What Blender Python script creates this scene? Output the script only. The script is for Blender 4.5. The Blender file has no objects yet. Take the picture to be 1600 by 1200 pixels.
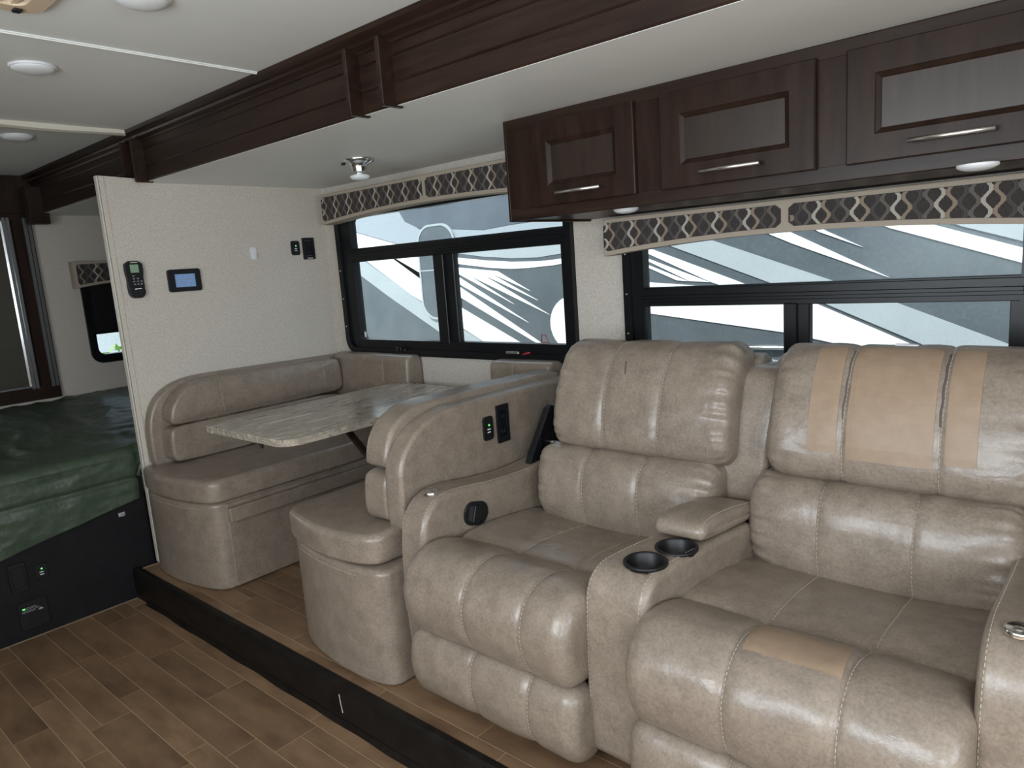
import bpy, bmesh, math, random
from mathutils import Vector, Matrix, noise

# ------------------------------------------------------------------ camera, world, lights, exposure
scn = bpy.context.scene
COL = scn.collection
cam_d = bpy.data.cameras.new('camera')
cam = bpy.data.objects.new('camera', cam_d)
COL.objects.link(cam)
RW = ((0.75569897, 0.65111906, -0.0704488), (0.05763638, -0.17327099, -0.98318625), (-0.65237804, 0.73893243, -0.16846886))
right, down, fwd = (Vector(r) for r in RW)
m = Matrix.Identity(4)
for i in range(3):
    m[i][0], m[i][1], m[i][2] = right[i], -down[i], -fwd[i]
m[0][3], m[1][3], m[2][3] = 0.0, 0.0, 1.5
cam.matrix_world = m
cam_d.sensor_width = 36.0
cam_d.lens = 1110.06 * 36.0 / 1600.0
cam_d.clip_start = 0.02
cam_d.clip_end = 200
scn.camera = cam

world = bpy.data.worlds.new('world')
scn.world = world
world.use_nodes = True
bg = world.node_tree.nodes['Background']
bg.inputs['Color'].default_value = (0.72, 0.84, 1.0, 1)
bg.inputs['Strength'].default_value = 2.1

sun_d = bpy.data.lights.new('sun', 'SUN')
sun_d.energy = 7.5
sun_d.angle = 0.01
sun_d.color = (1.0, 0.96, 0.9)
sun = bpy.data.objects.new('sun_offscreen', sun_d)
COL.objects.link(sun)
sun.rotation_euler = Vector((0.28, 0.55, -0.95)).to_track_quat('-Z', 'Y').to_euler()


def area(name, loc, to, sx, sy, energy, color):
    d = bpy.data.lights.new(name, 'AREA')
    d.shape = 'RECTANGLE'
    d.size, d.size_y, d.energy, d.color = sx, sy, energy, color
    o = bpy.data.objects.new(name, d)
    COL.objects.link(o)
    o.location = loc
    o.rotation_euler = (Vector(to) - Vector(loc)).to_track_quat('-Z', 'Y').to_euler()
    return o


# daylight in the openings behind and beside the camera: the windscreen (x = 2.4) and the two kerb side windows (y = -1.05)
DAY = (0.87, 0.95, 1.0)
area('windscreen_offscreen', (2.43, 0.1, 1.45), (0.0, 0.1, 1.45), 1.86, 0.9, 46, DAY)
area('kerb_window_rear_offscreen', (-0.9, -1.08, 1.45), (-0.9, 1.0, 1.45), 1.46, 0.76, 46, DAY)
area('kerb_window_front_offscreen', (1.1, -1.08, 1.45), (1.1, 1.0, 1.45), 1.16, 0.76, 38, DAY)

vs = scn.view_settings
scn.display_settings.display_device = 'sRGB'
vs.view_transform = 'Standard'
vs.look = 'None'
vs.gamma = 1.0
vs.use_curve_mapping = False
vs.exposure = -0.05

# ------------------------------------------------------------------ materials
MATS = {}


def new_mat(name):
    mt = bpy.data.materials.new(name)
    mt.use_nodes = True
    MATS[name] = mt
    return mt, mt.node_tree.nodes, mt.node_tree.links, mt.node_tree.nodes['Principled BSDF']


def mat(name, c1, rough=0.5, c2=None, scale=20.0, stretch=(1, 1, 1), bump=0.0, bscale=200.0, metal=0.0, spec=0.5,
        emit=None, world_co=False, detail=4.0, lo=0.35, hi=0.65, bstretch=(1, 1, 1), rand=0.0, bdist=0.002):
    mt, N, L, P = new_mat(name)
    P.inputs['Base Color'].default_value = (*c1, 1)
    P.inputs['Roughness'].default_value = rough
    P.inputs['Metallic'].default_value = metal
    P.inputs['Specular IOR Level'].default_value = spec
    if emit:
        P.inputs['Emission Color'].default_value = (*emit[:3], 1)
        P.inputs['Emission Strength'].default_value = emit[3]
    co = None
    if c2 or bump:
        if world_co:
            co = N.new('ShaderNodeNewGeometry').outputs['Position']
        else:
            co = N.new('ShaderNodeTexCoord').outputs['Object']

    def tex(sc, st, dt):
        mp = N.new('ShaderNodeMapping')
        mp.inputs['Scale'].default_value = st
        L.new(co, mp.inputs['Vector'])
        src = mp.outputs['Vector']
        if rand:
            oi = N.new('ShaderNodeObjectInfo')
            mul = N.new('ShaderNodeVectorMath')
            mul.operation = 'SCALE'
            mul.inputs[0].default_value = (7.3, 3.1, 5.7)
            L.new(oi.outputs['Random'], mul.inputs['Scale'])
            ad = N.new('ShaderNodeVectorMath')
            L.new(src, ad.inputs[0])
            L.new(mul.outputs[0], ad.inputs[1])
            src = ad.outputs[0]
        t = N.new('ShaderNodeTexNoise')
        t.inputs['Scale'].default_value = sc
        t.inputs['Detail'].default_value = dt
        t.inputs['Roughness'].default_value = 0.6
        L.new(src, t.inputs['Vector'])
        return t.outputs['Fac']
    if c2:
        f = tex(scale, stretch, detail)
        r = N.new('ShaderNodeValToRGB')
        r.color_ramp.elements[0].position = lo
        r.color_ramp.elements[1].position = hi
        r.color_ramp.elements[0].color = (*c1, 1)
        r.color_ramp.elements[1].color = (*c2, 1)
        L.new(f, r.inputs['Fac'])
        out = r.outputs['Color']
        if rand:
            oi = N.new('ShaderNodeObjectInfo')
            mr = N.new('ShaderNodeMapRange')
            mr.inputs['To Min'].default_value = 1 - rand
            mr.inputs['To Max'].default_value = 1 + rand
            L.new(oi.outputs['Random'], mr.inputs['Value'])
            sc = N.new('ShaderNodeVectorMath')
            sc.operation = 'SCALE'
            L.new(out, sc.inputs[0])
            L.new(mr.outputs[0], sc.inputs['Scale'])
            out = sc.outputs[0]
        L.new(out, P.inputs['Base Color'])
    if bump:
        f = tex(bscale, bstretch, 3.0)
        b = N.new('ShaderNodeBump')
        b.inputs['Strength'].default_value = bump
        b.inputs['Distance'].default_value = bdist
        L.new(f, b.inputs['Height'])
        L.new(b.outputs['Normal'], P.inputs['Normal'])
    return mt


def leather_mat(name, c1, c2, rough):
    mt, N, L, P = new_mat(name)
    co = N.new('ShaderNodeTexCoord').outputs['Object']
    t = N.new('ShaderNodeTexNoise')
    t.inputs['Scale'].default_value = 16
    t.inputs['Detail'].default_value = 8
    t.inputs['Roughness'].default_value = 0.7
    L.new(co, t.inputs['Vector'])
    r = N.new('ShaderNodeValToRGB')
    r.color_ramp.elements[0].position = 0.40
    r.color_ramp.elements[1].position = 0.60
    r.color_ramp.elements[0].color = (*c1, 1)
    r.color_ramp.elements[1].color = (*c2, 1)
    t2 = N.new('ShaderNodeTexNoise')
    t2.inputs['Scale'].default_value = 130
    t2.inputs['Detail'].default_value = 6
    t2.inputs['Roughness'].default_value = 0.75
    L.new(co, t2.inputs['Vector'])
    mx = N.new('ShaderNodeMath')
    mx.operation = 'MULTIPLY_ADD'
    mx.inputs[1].default_value = 0.55
    L.new(t2.outputs['Fac'], mx.inputs[0])
    m1 = N.new('ShaderNodeMath')
    m1.operation = 'MULTIPLY'
    m1.inputs[1].default_value = 0.45
    L.new(t.outputs['Fac'], m1.inputs[0])
    L.new(m1.outputs[0], mx.inputs[2])
    L.new(mx.outputs[0], r.inputs['Fac'])
    L.new(r.outputs['Color'], P.inputs['Base Color'])
    P.inputs['Roughness'].default_value = rough
    P.inputs['Specular IOR Level'].default_value = 0.55
    fine = N.new('ShaderNodeTexVoronoi')
    fine.inputs['Scale'].default_value = 420
    L.new(co, fine.inputs['Vector'])
    wr = N.new('ShaderNodeTexNoise')
    wr.inputs['Scale'].default_value = 11
    wr.inputs['Detail'].default_value = 3
    wr.inputs['Distortion'].default_value = 1.2
    L.new(co, wr.inputs['Vector'])
    b1 = N.new('ShaderNodeBump')
    b1.inputs['Strength'].default_value = 0.12
    b1.inputs['Distance'].default_value = 0.001
    L.new(fine.outputs['Distance'], b1.inputs['Height'])
    b2 = N.new('ShaderNodeBump')
    b2.inputs['Strength'].default_value = 0.16
    b2.inputs['Distance'].default_value = 0.012
    L.new(wr.outputs['Fac'], b2.inputs['Height'])
    L.new(b1.outputs['Normal'], b2.inputs['Normal'])
    L.new(b2.outputs['Normal'], P.inputs['Normal'])
    return mt


leather_mat('leather', (0.180, 0.142, 0.112), (0.280, 0.226, 0.180), 0.31)
leather_mat('leather_bench', (0.180, 0.142, 0.112), (0.280, 0.226, 0.180), 0.33)
mat('patch', (0.285, 0.200, 0.138), 0.5, (0.315, 0.225, 0.155), 30, bump=0.1, bscale=300)
mat('thread', (0.47, 0.41, 0.34), 0.8)
mat('seam_dark', (0.10, 0.08, 0.07), 0.8)
mat('wallpaper', (0.47, 0.425, 0.37), 0.75, (0.62, 0.57, 0.51), 260, stretch=(1, 1, 0.45), bump=0.15, bscale=300, detail=3)
mat('ceiling_white', (0.74, 0.75, 0.73), 0.5, (0.77, 0.78, 0.76), 3, bump=0.04, bscale=350)
mat('strip_cream', (0.62, 0.58, 0.50), 0.45)
mat('espresso', (0.016, 0.0082, 0.0058), 0.34, (0.029, 0.0155, 0.0105), 5, stretch=(6, 6, 0.8), bump=0.03, bscale=60, bstretch=(6, 6, 1), spec=0.2)
mat('espresso_h', (0.016, 0.0082, 0.0058), 0.36, (0.029, 0.0155, 0.0105), 5, stretch=(0.6, 8, 8), bump=0.03, bscale=60, bstretch=(0.5, 8, 8), spec=0.25)
mat('panel_wood', (0.018, 0.0105, 0.0072), 0.33, (0.029, 0.0175, 0.012), 5, stretch=(7, 7, 0.8), bump=0.03, bscale=80, spec=0.5)
mat('step_black', (0.006, 0.005, 0.0045), 0.45, (0.013, 0.0105, 0.009), 14, bump=0.25, bscale=25, spec=0.2)
mat('bed_black', (0.0075, 0.007, 0.0085), 0.5, (0.011, 0.0105, 0.012), 20, spec=0.2)
mat('plank', (0.122, 0.069, 0.037), 0.5, (0.270, 0.164, 0.092), 3.8, stretch=(1.0, 2.6, 1), bump=0.05, bscale=60, world_co=True, detail=7, lo=0.3, hi=0.72, rand=0.16)
mat('grout', (0.40, 0.295, 0.185), 0.7)
mat('black_metal', (0.005, 0.0055, 0.007), 0.34, spec=0.3)
mat('black_plastic', (0.008, 0.008, 0.0095), 0.42, spec=0.35)
mat('rubber', (0.02, 0.02, 0.02), 0.8)
mat('chrome', (0.75, 0.75, 0.76), 0.18, metal=1.0)
mat('brushed', (0.66, 0.64, 0.62), 0.3, metal=1.0)
mat('white_plastic', (0.72, 0.72, 0.76), 0.35)
mat('lamp_lens', (0.74, 0.76, 0.78), 0.2)
mat('valance_cloth', (0.36, 0.30, 0.24), 0.85, (0.42, 0.36, 0.29), 300, bump=0.1, bscale=400)
mat('fabric_dark', (0.030, 0.025, 0.024), 0.9, (0.052, 0.044, 0.042), 260, stretch=(1, 1, 0.3))
mat('band_light', (0.42, 0.38, 0.33), 0.8)
mat('band_tan', (0.26, 0.20, 0.145), 0.8)
mat('band_grey', (0.115, 0.10, 0.095), 0.8)
mat('band_dark', (0.060, 0.052, 0.050), 0.8)
mat('quilt', (0.036, 0.055, 0.034), 0.42, (0.054, 0.076, 0.050), 24, bump=0.3, bscale=30, bdist=0.01)
mat('led_green', (0.05, 0.8, 0.1), 0.4, emit=(0.15, 1.0, 0.15, 1.6))
mat('lcd_green', (0.17, 0.26, 0.17), 0.3, emit=(0.3, 0.5, 0.3, 0.12))
mat('screen_blue', (0.10, 0.16, 0.27), 0.2, (0.13, 0.2, 0.32), 60, emit=(0.25, 0.42, 0.75, 0.28))
mat('grey_print', (0.30, 0.31, 0.33), 0.6)
mat('red_print', (0.45, 0.015, 0.03), 0.5)
mat('strip_metal', (0.30, 0.30, 0.31), 0.32, metal=1.0)
mat('mirror', (0.8, 0.82, 0.82), 0.02, metal=1.0)
mat('rv_white', (0.84, 0.86, 0.86), 0.35)
mat('rv_light', (0.33, 0.365, 0.38), 0.35, (0.35, 0.385, 0.40), 4)
mat('rv_grey', (0.070, 0.084, 0.095), 0.3, (0.088, 0.103, 0.115), 5)
mat('rv_blue', (0.078, 0.092, 0.112), 0.25, (0.098, 0.114, 0.136), 4)
mat('rv_pale_blue', (0.30, 0.335, 0.365), 0.35)
mat('rv_window', (0.075, 0.09, 0.10), 0.15, (0.09, 0.105, 0.115), 8)
mat('concrete', (0.50, 0.50, 0.47), 0.9, (0.56, 0.56, 0.53), 30)
mat('leaf', (0.10, 0.24, 0.03), 0.6, (0.2, 0.38, 0.05), 12)
mat('bark', (0.10, 0.07, 0.05), 0.8)
mat('vent_beige', (0.60, 0.47, 0.34), 0.5)


def table_mat():
    mt, N, L, P = new_mat('stone_laminate')
    co = N.new('ShaderNodeTexCoord').outputs['Object']
    mp = N.new('ShaderNodeMapping')
    mp.inputs['Scale'].default_value = (9.5, 1.7, 6)
    mp.inputs['Rotation'].default_value = (0, 0, 0.22)
    L.new(co, mp.inputs['Vector'])
    t = N.new('ShaderNodeTexNoise')
    t.inputs['Scale'].default_value = 2.6
    t.inputs['Detail'].default_value = 9
    t.inputs['Roughness'].default_value = 0.68
    t.inputs['Distortion'].default_value = 1.3
    L.new(mp.outputs['Vector'], t.inputs['Vector'])
    r = N.new('ShaderNodeValToRGB')
    cr = r.color_ramp
    cr.elements[0].position = 0.30
    cr.elements[0].color = (0.06, 0.045, 0.035, 1)
    cr.elements[1].position = 0.70
    cr.elements[1].color = (0.62, 0.56, 0.47, 1)
    for p, c in ((0.40, (0.19, 0.15, 0.115, 1)), (0.47, (0.46, 0.40, 0.33, 1)), (0.53, (0.24, 0.20, 0.16, 1)), (0.59, (0.50, 0.45, 0.38, 1))):
        e = cr.elements.new(p)
        e.color = c
    L.new(t.outputs['Fac'], r.inputs['Fac'])
    L.new(r.outputs['Color'], P.inputs['Base Color'])
    P.inputs['Roughness'].default_value = 0.22


table_mat()


def glass_mat():
    mt, N, L, P = new_mat('glass')
    N.remove(P)
    out = N['Material Output']
    tr = N.new('ShaderNodeBsdfTransparent')
    tr.inputs['Color'].default_value = (0.93, 0.97, 0.97, 1)
    gl = N.new('ShaderNodeBsdfGlossy')
    gl.inputs['Roughness'].default_value = 0.12
    lw = N.new('ShaderNodeLayerWeight')
    lw.inputs['Blend'].default_value = 0.5
    pw = N.new('ShaderNodeMath')
    pw.operation = 'POWER'
    pw.inputs[1].default_value = 4.0
    L.new(lw.outputs['Facing'], pw.inputs[0])
    fr = N.new('ShaderNodeMath')
    fr.operation = 'MULTIPLY_ADD'
    fr.inputs[1].default_value = 0.22
    fr.inputs[2].default_value = 0.004
    L.new(pw.outputs[0], fr.inputs[0])
    mx = N.new('ShaderNodeMixShader')
    L.new(fr.outputs[0], mx.inputs[0])
    L.new(tr.outputs[0], mx.inputs[1])
    L.new(gl.outputs[0], mx.inputs[2])
    # dried dust on the outside of the pane
    co = N.new('ShaderNodeTexCoord').outputs['Object']
    t = N.new('ShaderNodeTexNoise')
    t.inputs['Scale'].default_value = 90
    t.inputs['Detail'].default_value = 5
    L.new(co, t.inputs['Vector'])
    mr = N.new('ShaderNodeMapRange')
    mr.inputs['From Min'].default_value = 0.45
    mr.inputs['From Max'].default_value = 0.8
    mr.inputs['To Min'].default_value = 0.006
    mr.inputs['To Max'].default_value = 0.07
    L.new(t.outputs['Fac'], mr.inputs['Value'])
    df = N.new('ShaderNodeBsdfDiffuse')
    df.inputs['Color'].default_value = (0.75, 0.78, 0.8, 1)
    m2 = N.new('ShaderNodeMixShader')
    L.new(mr.outputs[0], m2.inputs[0])
    L.new(mx.outputs[0], m2.inputs[1])
    L.new(df.outputs[0], m2.inputs[2])
    L.new(m2.outputs[0], out.inputs['Surface'])


glass_mat()

# ------------------------------------------------------------------ helpers


def link(name, me, material, parent=None, smooth=False):
    o = bpy.data.objects.new(name, me)
    COL.objects.link(o)
    if material and not me.materials:
        me.materials.append(MATS[material])
    if smooth:
        me.polygons.foreach_set('use_smooth', [True] * len(me.polygons))
    if parent is not None:
        o.parent = parent
        loc = parent.matrix_basis.translation.copy()
        pp = parent.parent
        while pp is not None:
            loc += pp.matrix_basis.translation
            pp = pp.parent
        # meshes are modelled in room coordinates
        o.location = -loc
    return o


def from_bm(name, bm, material, parent=None, smooth=False):
    bmesh.ops.recalc_face_normals(bm, faces=bm.faces)
    me = bpy.data.meshes.new(name)
    bm.to_mesh(me)
    bm.free()
    return link(name, me, material, parent, smooth)


def thing(name, label, cat, loc, group=None):
    o = bpy.data.objects.new(name, None)
    COL.objects.link(o)
    o.empty_display_size = 0.1
    o.location = loc
    return tag(o, label, cat, group)


def tag(o, label, cat, group=None):
    o['label'] = label
    o['category'] = cat
    if group:
        o['group'] = group
    return o


def struct(o, label=None):
    o['kind'] = 'structure'
    if label:
        o['label'] = label
    return o


def bm_box(bm, x0, x1, y0, y1, z0, z1):
    r = bmesh.ops.create_cube(bm, size=1.0, matrix=Matrix.Translation(((x0 + x1) / 2, (y0 + y1) / 2, (z0 + z1) / 2)) @ Matrix.Diagonal((x1 - x0, y1 - y0, z1 - z0, 1)))
    return r['verts']


def box(name, x0, x1, y0, y1, z0, z1, material, parent=None, bev=0.0, seg=2):
    bm = bmesh.new()
    bm_box(bm, x0, x1, y0, y1, z0, z1)
    if bev:
        bmesh.ops.bevel(bm, geom=bm.edges[:], offset=bev, segments=seg, profile=0.5, affect='EDGES')
    return from_bm(name, bm, material, parent)


def boxes(name, lst, material, parent=None, bev=0.0):
    bm = bmesh.new()
    for b in lst:
        bm_box(bm, *b)
    if bev:
        bmesh.ops.bevel(bm, geom=bm.edges[:], offset=bev, segments=1, affect='EDGES')
    return from_bm(name, bm, material, parent)


def bm_tube(bm, pts, r, n=8):
    pts = [Vector(p) for p in pts]
    rings = []
    for i, p in enumerate(pts):
        d = (pts[min(i + 1, len(pts) - 1)] - pts[max(i - 1, 0)]).normalized()
        a = d.orthogonal().normalized() if i == 0 else (rings_a - d * rings_a.dot(d)).normalized()
        rings_a = a
        b = d.cross(a)
        rings.append([bm.verts.new(p + (a * math.cos(2 * math.pi * k / n) + b * math.sin(2 * math.pi * k / n)) * r) for k in range(n)])
    for i in range(len(rings) - 1):
        for k in range(n):
            bm.faces.new((rings[i][k], rings[i][(k + 1) % n], rings[i + 1][(k + 1) % n], rings[i + 1][k]))
    bm.faces.new(rings[0])
    bm.faces.new(rings[-1])


def tube(name, pts, r, material, parent=None, n=10):
    bm = bmesh.new()
    bm_tube(bm, pts, r, n)
    return from_bm(name, bm, material, parent, True)


def lathe(name, prof, origin, material, parent=None, axis=(0, 0, 1), n=32, smooth=True):
    """prof: (radius, height) pairs, turned about the axis through origin"""
    ax = Vector(axis).normalized()
    u = ax.orthogonal().normalized()
    v = ax.cross(u)
    o = Vector(origin)
    bm = bmesh.new()
    rings = []
    for r, h in prof:
        if r < 1e-6:
            rings.append([bm.verts.new(o + ax * h)])
        else:
            rings.append([bm.verts.new(o + ax * h + (u * math.cos(2 * math.pi * k / n) + v * math.sin(2 * math.pi * k / n)) * r) for k in range(n)])
    for a, b in zip(rings, rings[1:]):
        for k in range(n):
            if len(a) == 1 and len(b) == 1:
                continue
            if len(a) == 1:
                bm.faces.new((a[0], b[k], b[(k + 1) % n]))
            elif len(b) == 1:
                bm.faces.new((a[k], a[(k + 1) % n], b[0]))
            else:
                bm.faces.new((a[k], a[(k + 1) % n], b[(k + 1) % n], b[k]))
    return from_bm(name, bm, material, parent, smooth)


def rrect(x0, x1, y0, y1, r, n=6):
    """rounded rectangle outline; r one radius or four (x1y1, x0y1, x0y0, x1y0)"""
    rs = r if isinstance(r, (tuple, list)) else (r,) * 4
    out = []
    for (cx, sx, cy, sy, a0), q in zip(((x1, -1, y1, -1, 0), (x0, 1, y1, -1, 90), (x0, 1, y0, 1, 180), (x1, -1, y0, 1, 270)), rs):
        for k in range(n + 1):
            a = math.radians(a0 + 90 * k / n)
            out.append((cx + sx * q + q * math.cos(a), cy + sy * q + q * math.sin(a)))
    return out


def to3(plane, p, a):
    if plane == 'yz':
        return Vector((a, p[0], p[1]))
    if plane == 'xy':
        return Vector((p[0], p[1], a))
    return Vector((p[0], a, p[1]))


def slab(name, outline, plane, a0, a1, material, parent=None, bev=0.0, seg=2):
    """outline extruded along the third axis"""
    bm = bmesh.new()
    lo = [bm.verts.new(to3(plane, p, a0)) for p in outline]
    hi = [bm.verts.new(to3(plane, p, a1)) for p in outline]
    f0 = bm.faces.new(lo)
    f1 = bm.faces.new(hi)
    n = len(outline)
    for k in range(n):
        bm.faces.new((lo[k], lo[(k + 1) % n], hi[(k + 1) % n], hi[k]))
    if bev:
        bmesh.ops.bevel(bm, geom=list(set(f0.edges) | set(f1.edges)), offset=bev, segments=seg, profile=0.5, affect='EDGES')
    return from_bm(name, bm, material, parent)


def ring(name, outer, inner, plane, a0, a1, material, parent=None, bev=0.004):
    """frame between two outlines of equal point count"""
    bm = bmesh.new()
    vs_ = [[bm.verts.new(to3(plane, p, a)) for p in o] for a in (a0, a1) for o in (outer, inner)]
    n = len(outer)
    for k in range(n):
        j = (k + 1) % n
        o0, i0, o1, i1 = vs_
        bm.faces.new((o0[k], o0[j], i0[j], i0[k]))
        bm.faces.new((o1[k], o1[j], i1[j], i1[k]))
        bm.faces.new((o0[k], o0[j], o1[j], o1[k]))
        bm.faces.new((i0[k], i0[j], i1[j], i1[k]))
    if bev:
        es = [e for e in bm.edges if e.calc_length() > 0 and len(e.link_faces) == 2 and e.calc_face_angle(0) > 0.8]
        bmesh.ops.bevel(bm, geom=es, offset=bev, segments=1, affect='EDGES')
    return from_bm(name, bm, material, parent)


def chaikin(pts, n=2):
    for _ in range(n):
        q = []
        for i in range(len(pts)):
            a, b = pts[i], pts[(i + 1) % len(pts)]
            q.append((0.75 * a[0] + 0.25 * b[0], 0.75 * a[1] + 0.25 * b[1]))
            q.append((0.25 * a[0] + 0.75 * b[0], 0.25 * a[1] + 0.75 * b[1]))
        pts = q
    return pts


class Pillow:
    """upholstered piece: a closed side profile carried along an axis, pulled in at the seams and rounded at the ends"""

    def __init__(s, name, prof, plane, a0, a1, material, parent, seams=(), gd=0.008, gw=0.014, endr=0.03, N=84, amp=0.0, freq=7.0,
                 deform=None, smooth=2, cap=0.0, gather=0.0):
        pts = chaikin(prof, smooth) if smooth else list(prof)
        area2 = sum(pts[i][0] * pts[(i + 1) % len(pts)][1] - pts[(i + 1) % len(pts)][0] * pts[i][1] for i in range(len(pts)))
        if area2 < 0:
            pts = pts[::-1]
        ln = [0.0]
        for i in range(len(pts)):
            a, b = pts[i], pts[(i + 1) % len(pts)]
            ln.append(ln[-1] + math.hypot(b[0] - a[0], b[1] - a[1]))
        s.P = []
        j = 0
        for k in range(N):
            t = ln[-1] * k / N
            while ln[j + 1] < t:
                j += 1
            f = (t - ln[j]) / max(ln[j + 1] - ln[j], 1e-9)
            a, b = pts[j], pts[(j + 1) % len(pts)]
            s.P.append((a[0] + (b[0] - a[0]) * f, a[1] + (b[1] - a[1]) * f))
        s.N = N
        s.len = ln[-1]
        s.n = []
        for k in range(N):
            a, b = s.P[k - 1], s.P[(k + 1) % N]
            dx, dy = b[0] - a[0], b[1] - a[1]
            l = math.hypot(dx, dy) or 1
            s.n.append((dy / l, -dx / l))
        er = endr if isinstance(endr, (tuple, list)) else (endr, endr)
        s.plane, s.a0, s.a1, s.seams, s.gd, s.gw, s.er, s.amp, s.freq, s.deform, s.gather = plane, a0, a1, seams, gd, gw, er, amp, freq, deform, gather
        st = set()
        for k in range(8):
            c = 1 - math.cos(math.pi / 2 * k / 7)
            st.add(round(a0 + er[0] * c, 5))
            st.add(round(a1 - er[1] * c, 5))
        M = max(4, int((a1 - a0) / 0.022))
        for k in range(M + 1):
            st.add(round(a0 + er[0] + (a1 - er[1] - a0 - er[0]) * k / M, 5))
        for x in seams:
            for d in (-1.6, -0.9, -0.45, 0, 0.45, 0.9, 1.6):
                st.add(round(x + d * gw, 5))
        st = sorted(st)
        bm = bmesh.new()
        rows = [[bm.verts.new(s.at(k / N, a)) for k in range(N)] for a in st]
        for r0, r1 in zip(rows, rows[1:]):
            for k in range(N):
                bm.faces.new((r0[k], r0[(k + 1) % N], r1[(k + 1) % N], r1[k]))
        # soft crowned end faces
        for r, a, sg in ((rows[0], a0, -1), (rows[-1], a1, 1)):
            cen = sum((v.co for v in r), Vector()) / N
            ax = to3(plane, (0, 0), 1.0) * sg
            if deform:
                ax = Vector(ax)
            prevr = r
            for f in (0.93, 0.82, 0.66, 0.46, 0.24):
                cur = []
                for v in r:
                    q = cen.lerp(v.co, f)
                    w = cap * (1 - f ** 3)
                    if amp:
                        w += amp * 0.8 * noise.noise(q * freq) * (1 - f)
                    cur.append(bm.verts.new(q + ax * w))
                for k in range(N):
                    bm.faces.new((prevr[k], prevr[(k + 1) % N], cur[(k + 1) % N], cur[k]))
                prevr = cur
            bm.faces.new(prevr)
        s.obj = from_bm(name, bm, material, parent, True)

    def off(s, a):
        o = 0.0
        d0, d1 = a - s.a0, s.a1 - a
        for d, er in ((d0, s.er[0]), (d1, s.er[1])):
            if d < er:
                u = (er - d) / er
                o -= er * (1 - math.sqrt(max(0, 1 - u * u)))
        for x in s.seams:
            o -= s.gd * math.exp(-abs(a - x) / s.gw)
        return o

    def at(s, t, a, lift=0.0):
        f = (t % 1.0) * s.N
        k = int(f)
        f -= k
        j = (k + 1) % s.N
        k %= s.N
        p = [s.P[k][i] * (1 - f) + s.P[j][i] * f for i in (0, 1)]
        n = [s.n[k][i] * (1 - f) + s.n[j][i] * f for i in (0, 1)]
        o = s.off(a)
        if s.amp:
            q = to3(s.plane, p, a)
            o += s.amp * noise.noise(q * s.freq)
            o += s.amp * 0.4 * noise.noise(q * s.freq * 2.7 + Vector((3, 1, 2)))
        if s.gather:
            d = min(a - s.a0, s.a1 - a)
            o += s.gather * math.exp(-abs(d - s.er[0] * 0.6) / 0.035) * (noise.noise(Vector((t * s.len * 38, a * 3, 0.5))) + 0.5 * noise.noise(Vector((t * s.len * 80, a * 5, 4.5))))
        o += lift
        v = to3(s.plane, (p[0] + n[0] * o, p[1] + n[1] * o), a)
        return Vector(s.deform(v)) if s.deform else v

    def find(s, q):
        return min(range(s.N), key=lambda k: (s.P[k][0] - q[0]) ** 2 + (s.P[k][1] - q[1]) ** 2) / s.N

    def span(s, qa, qb, mid):
        """parameter range from qa to qb passing near mid"""
        a, b, c = s.find(qa), s.find(qb), s.find(mid)
        if (c - a) % 1.0 > (b - a) % 1.0:
            a, b = b, a
        return a, a + (b - a) % 1.0

    def stitch(s, a, qa, qb, mid, parent=None, dash=0.007, gap=0.005, r=0.0008, name='stitching'):
        t0, t1 = s.span(qa, qb, mid)
        L = (t1 - t0) * s.len
        n = int(L / (dash + gap))
        bm = bmesh.new()
        for k in range(n):
            u0 = t0 + (t1 - t0) * k / n
            u1 = u0 + (t1 - t0) / n * dash / (dash + gap)
            bm_tube(bm, [s.at(u0, a, 0.0006), s.at(u1, a, 0.0006)], r, 4)
        return from_bm(name, bm, 'thread', parent or s.obj)

    def patch(s, name, b0, b1, qa, qb, mid, material, parent=None, lift=0.002, skew=0.0, nu=24, nv=14):
        t0, t1 = s.span(qa, qb, mid)
        bm = bmesh.new()
        g = []
        for i in range(nu + 1):
            t = t0 + (t1 - t0) * i / nu
            g.append([[bm.verts.new(s.at(t, b0 + (b1 - b0) * j / nv + skew * (i / nu - 0.5), l)) for j in range(nv + 1)] for l in (lift, 0.0)])
        for l in (0, 1):
            for i in range(nu):
                for j in range(nv):
                    bm.faces.new((g[i][l][j], g[i][l][j + 1], g[i + 1][l][j + 1], g[i + 1][l][j]))
        for i in range(nu):
            for j in (0, nv):
                bm.faces.new((g[i][0][j], g[i + 1][0][j], g[i + 1][1][j], g[i][1][j]))
        for j in range(nv):
            for i in (0, nu):
                bm.faces.new((g[i][0][j], g[i][0][j + 1], g[i][1][j + 1], g[i][1][j]))
        return from_bm(name, bm, material, parent or s.obj, False)


S = 0.152          # height of the raised floor
YW = 2.522         # window wall
ZC = 2.229         # main ceiling
ZS = 1.995         # ceiling of the raised bay
XP = -3.58         # partition face
XB = -5.2          # bedroom end wall
random.seed(4)

# ------------------------------------------------------------------ the setting
floor = struct(box('floor', XB - 0.05, 2.45, -1.1, 1.21, -0.06, -0.0006, 'grout'), 'brown wood-look plank flooring of the main aisle')
floor2 = struct(box('floor_raised', -3.60, 0.75, 1.235, 2.56, 0.0, S - 0.0006, 'grout'), 'raised plank floor under the dinette and recliners')
unit = bmesh.new()
bm_box(unit, -0.5, 0.5, -0.5, 0.5, -1, 0)
unit_me = bpy.data.meshes.new('plank')
unit.to_mesh(unit_me)
unit.free()
unit_me.materials.append(MATS['plank'])


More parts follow.
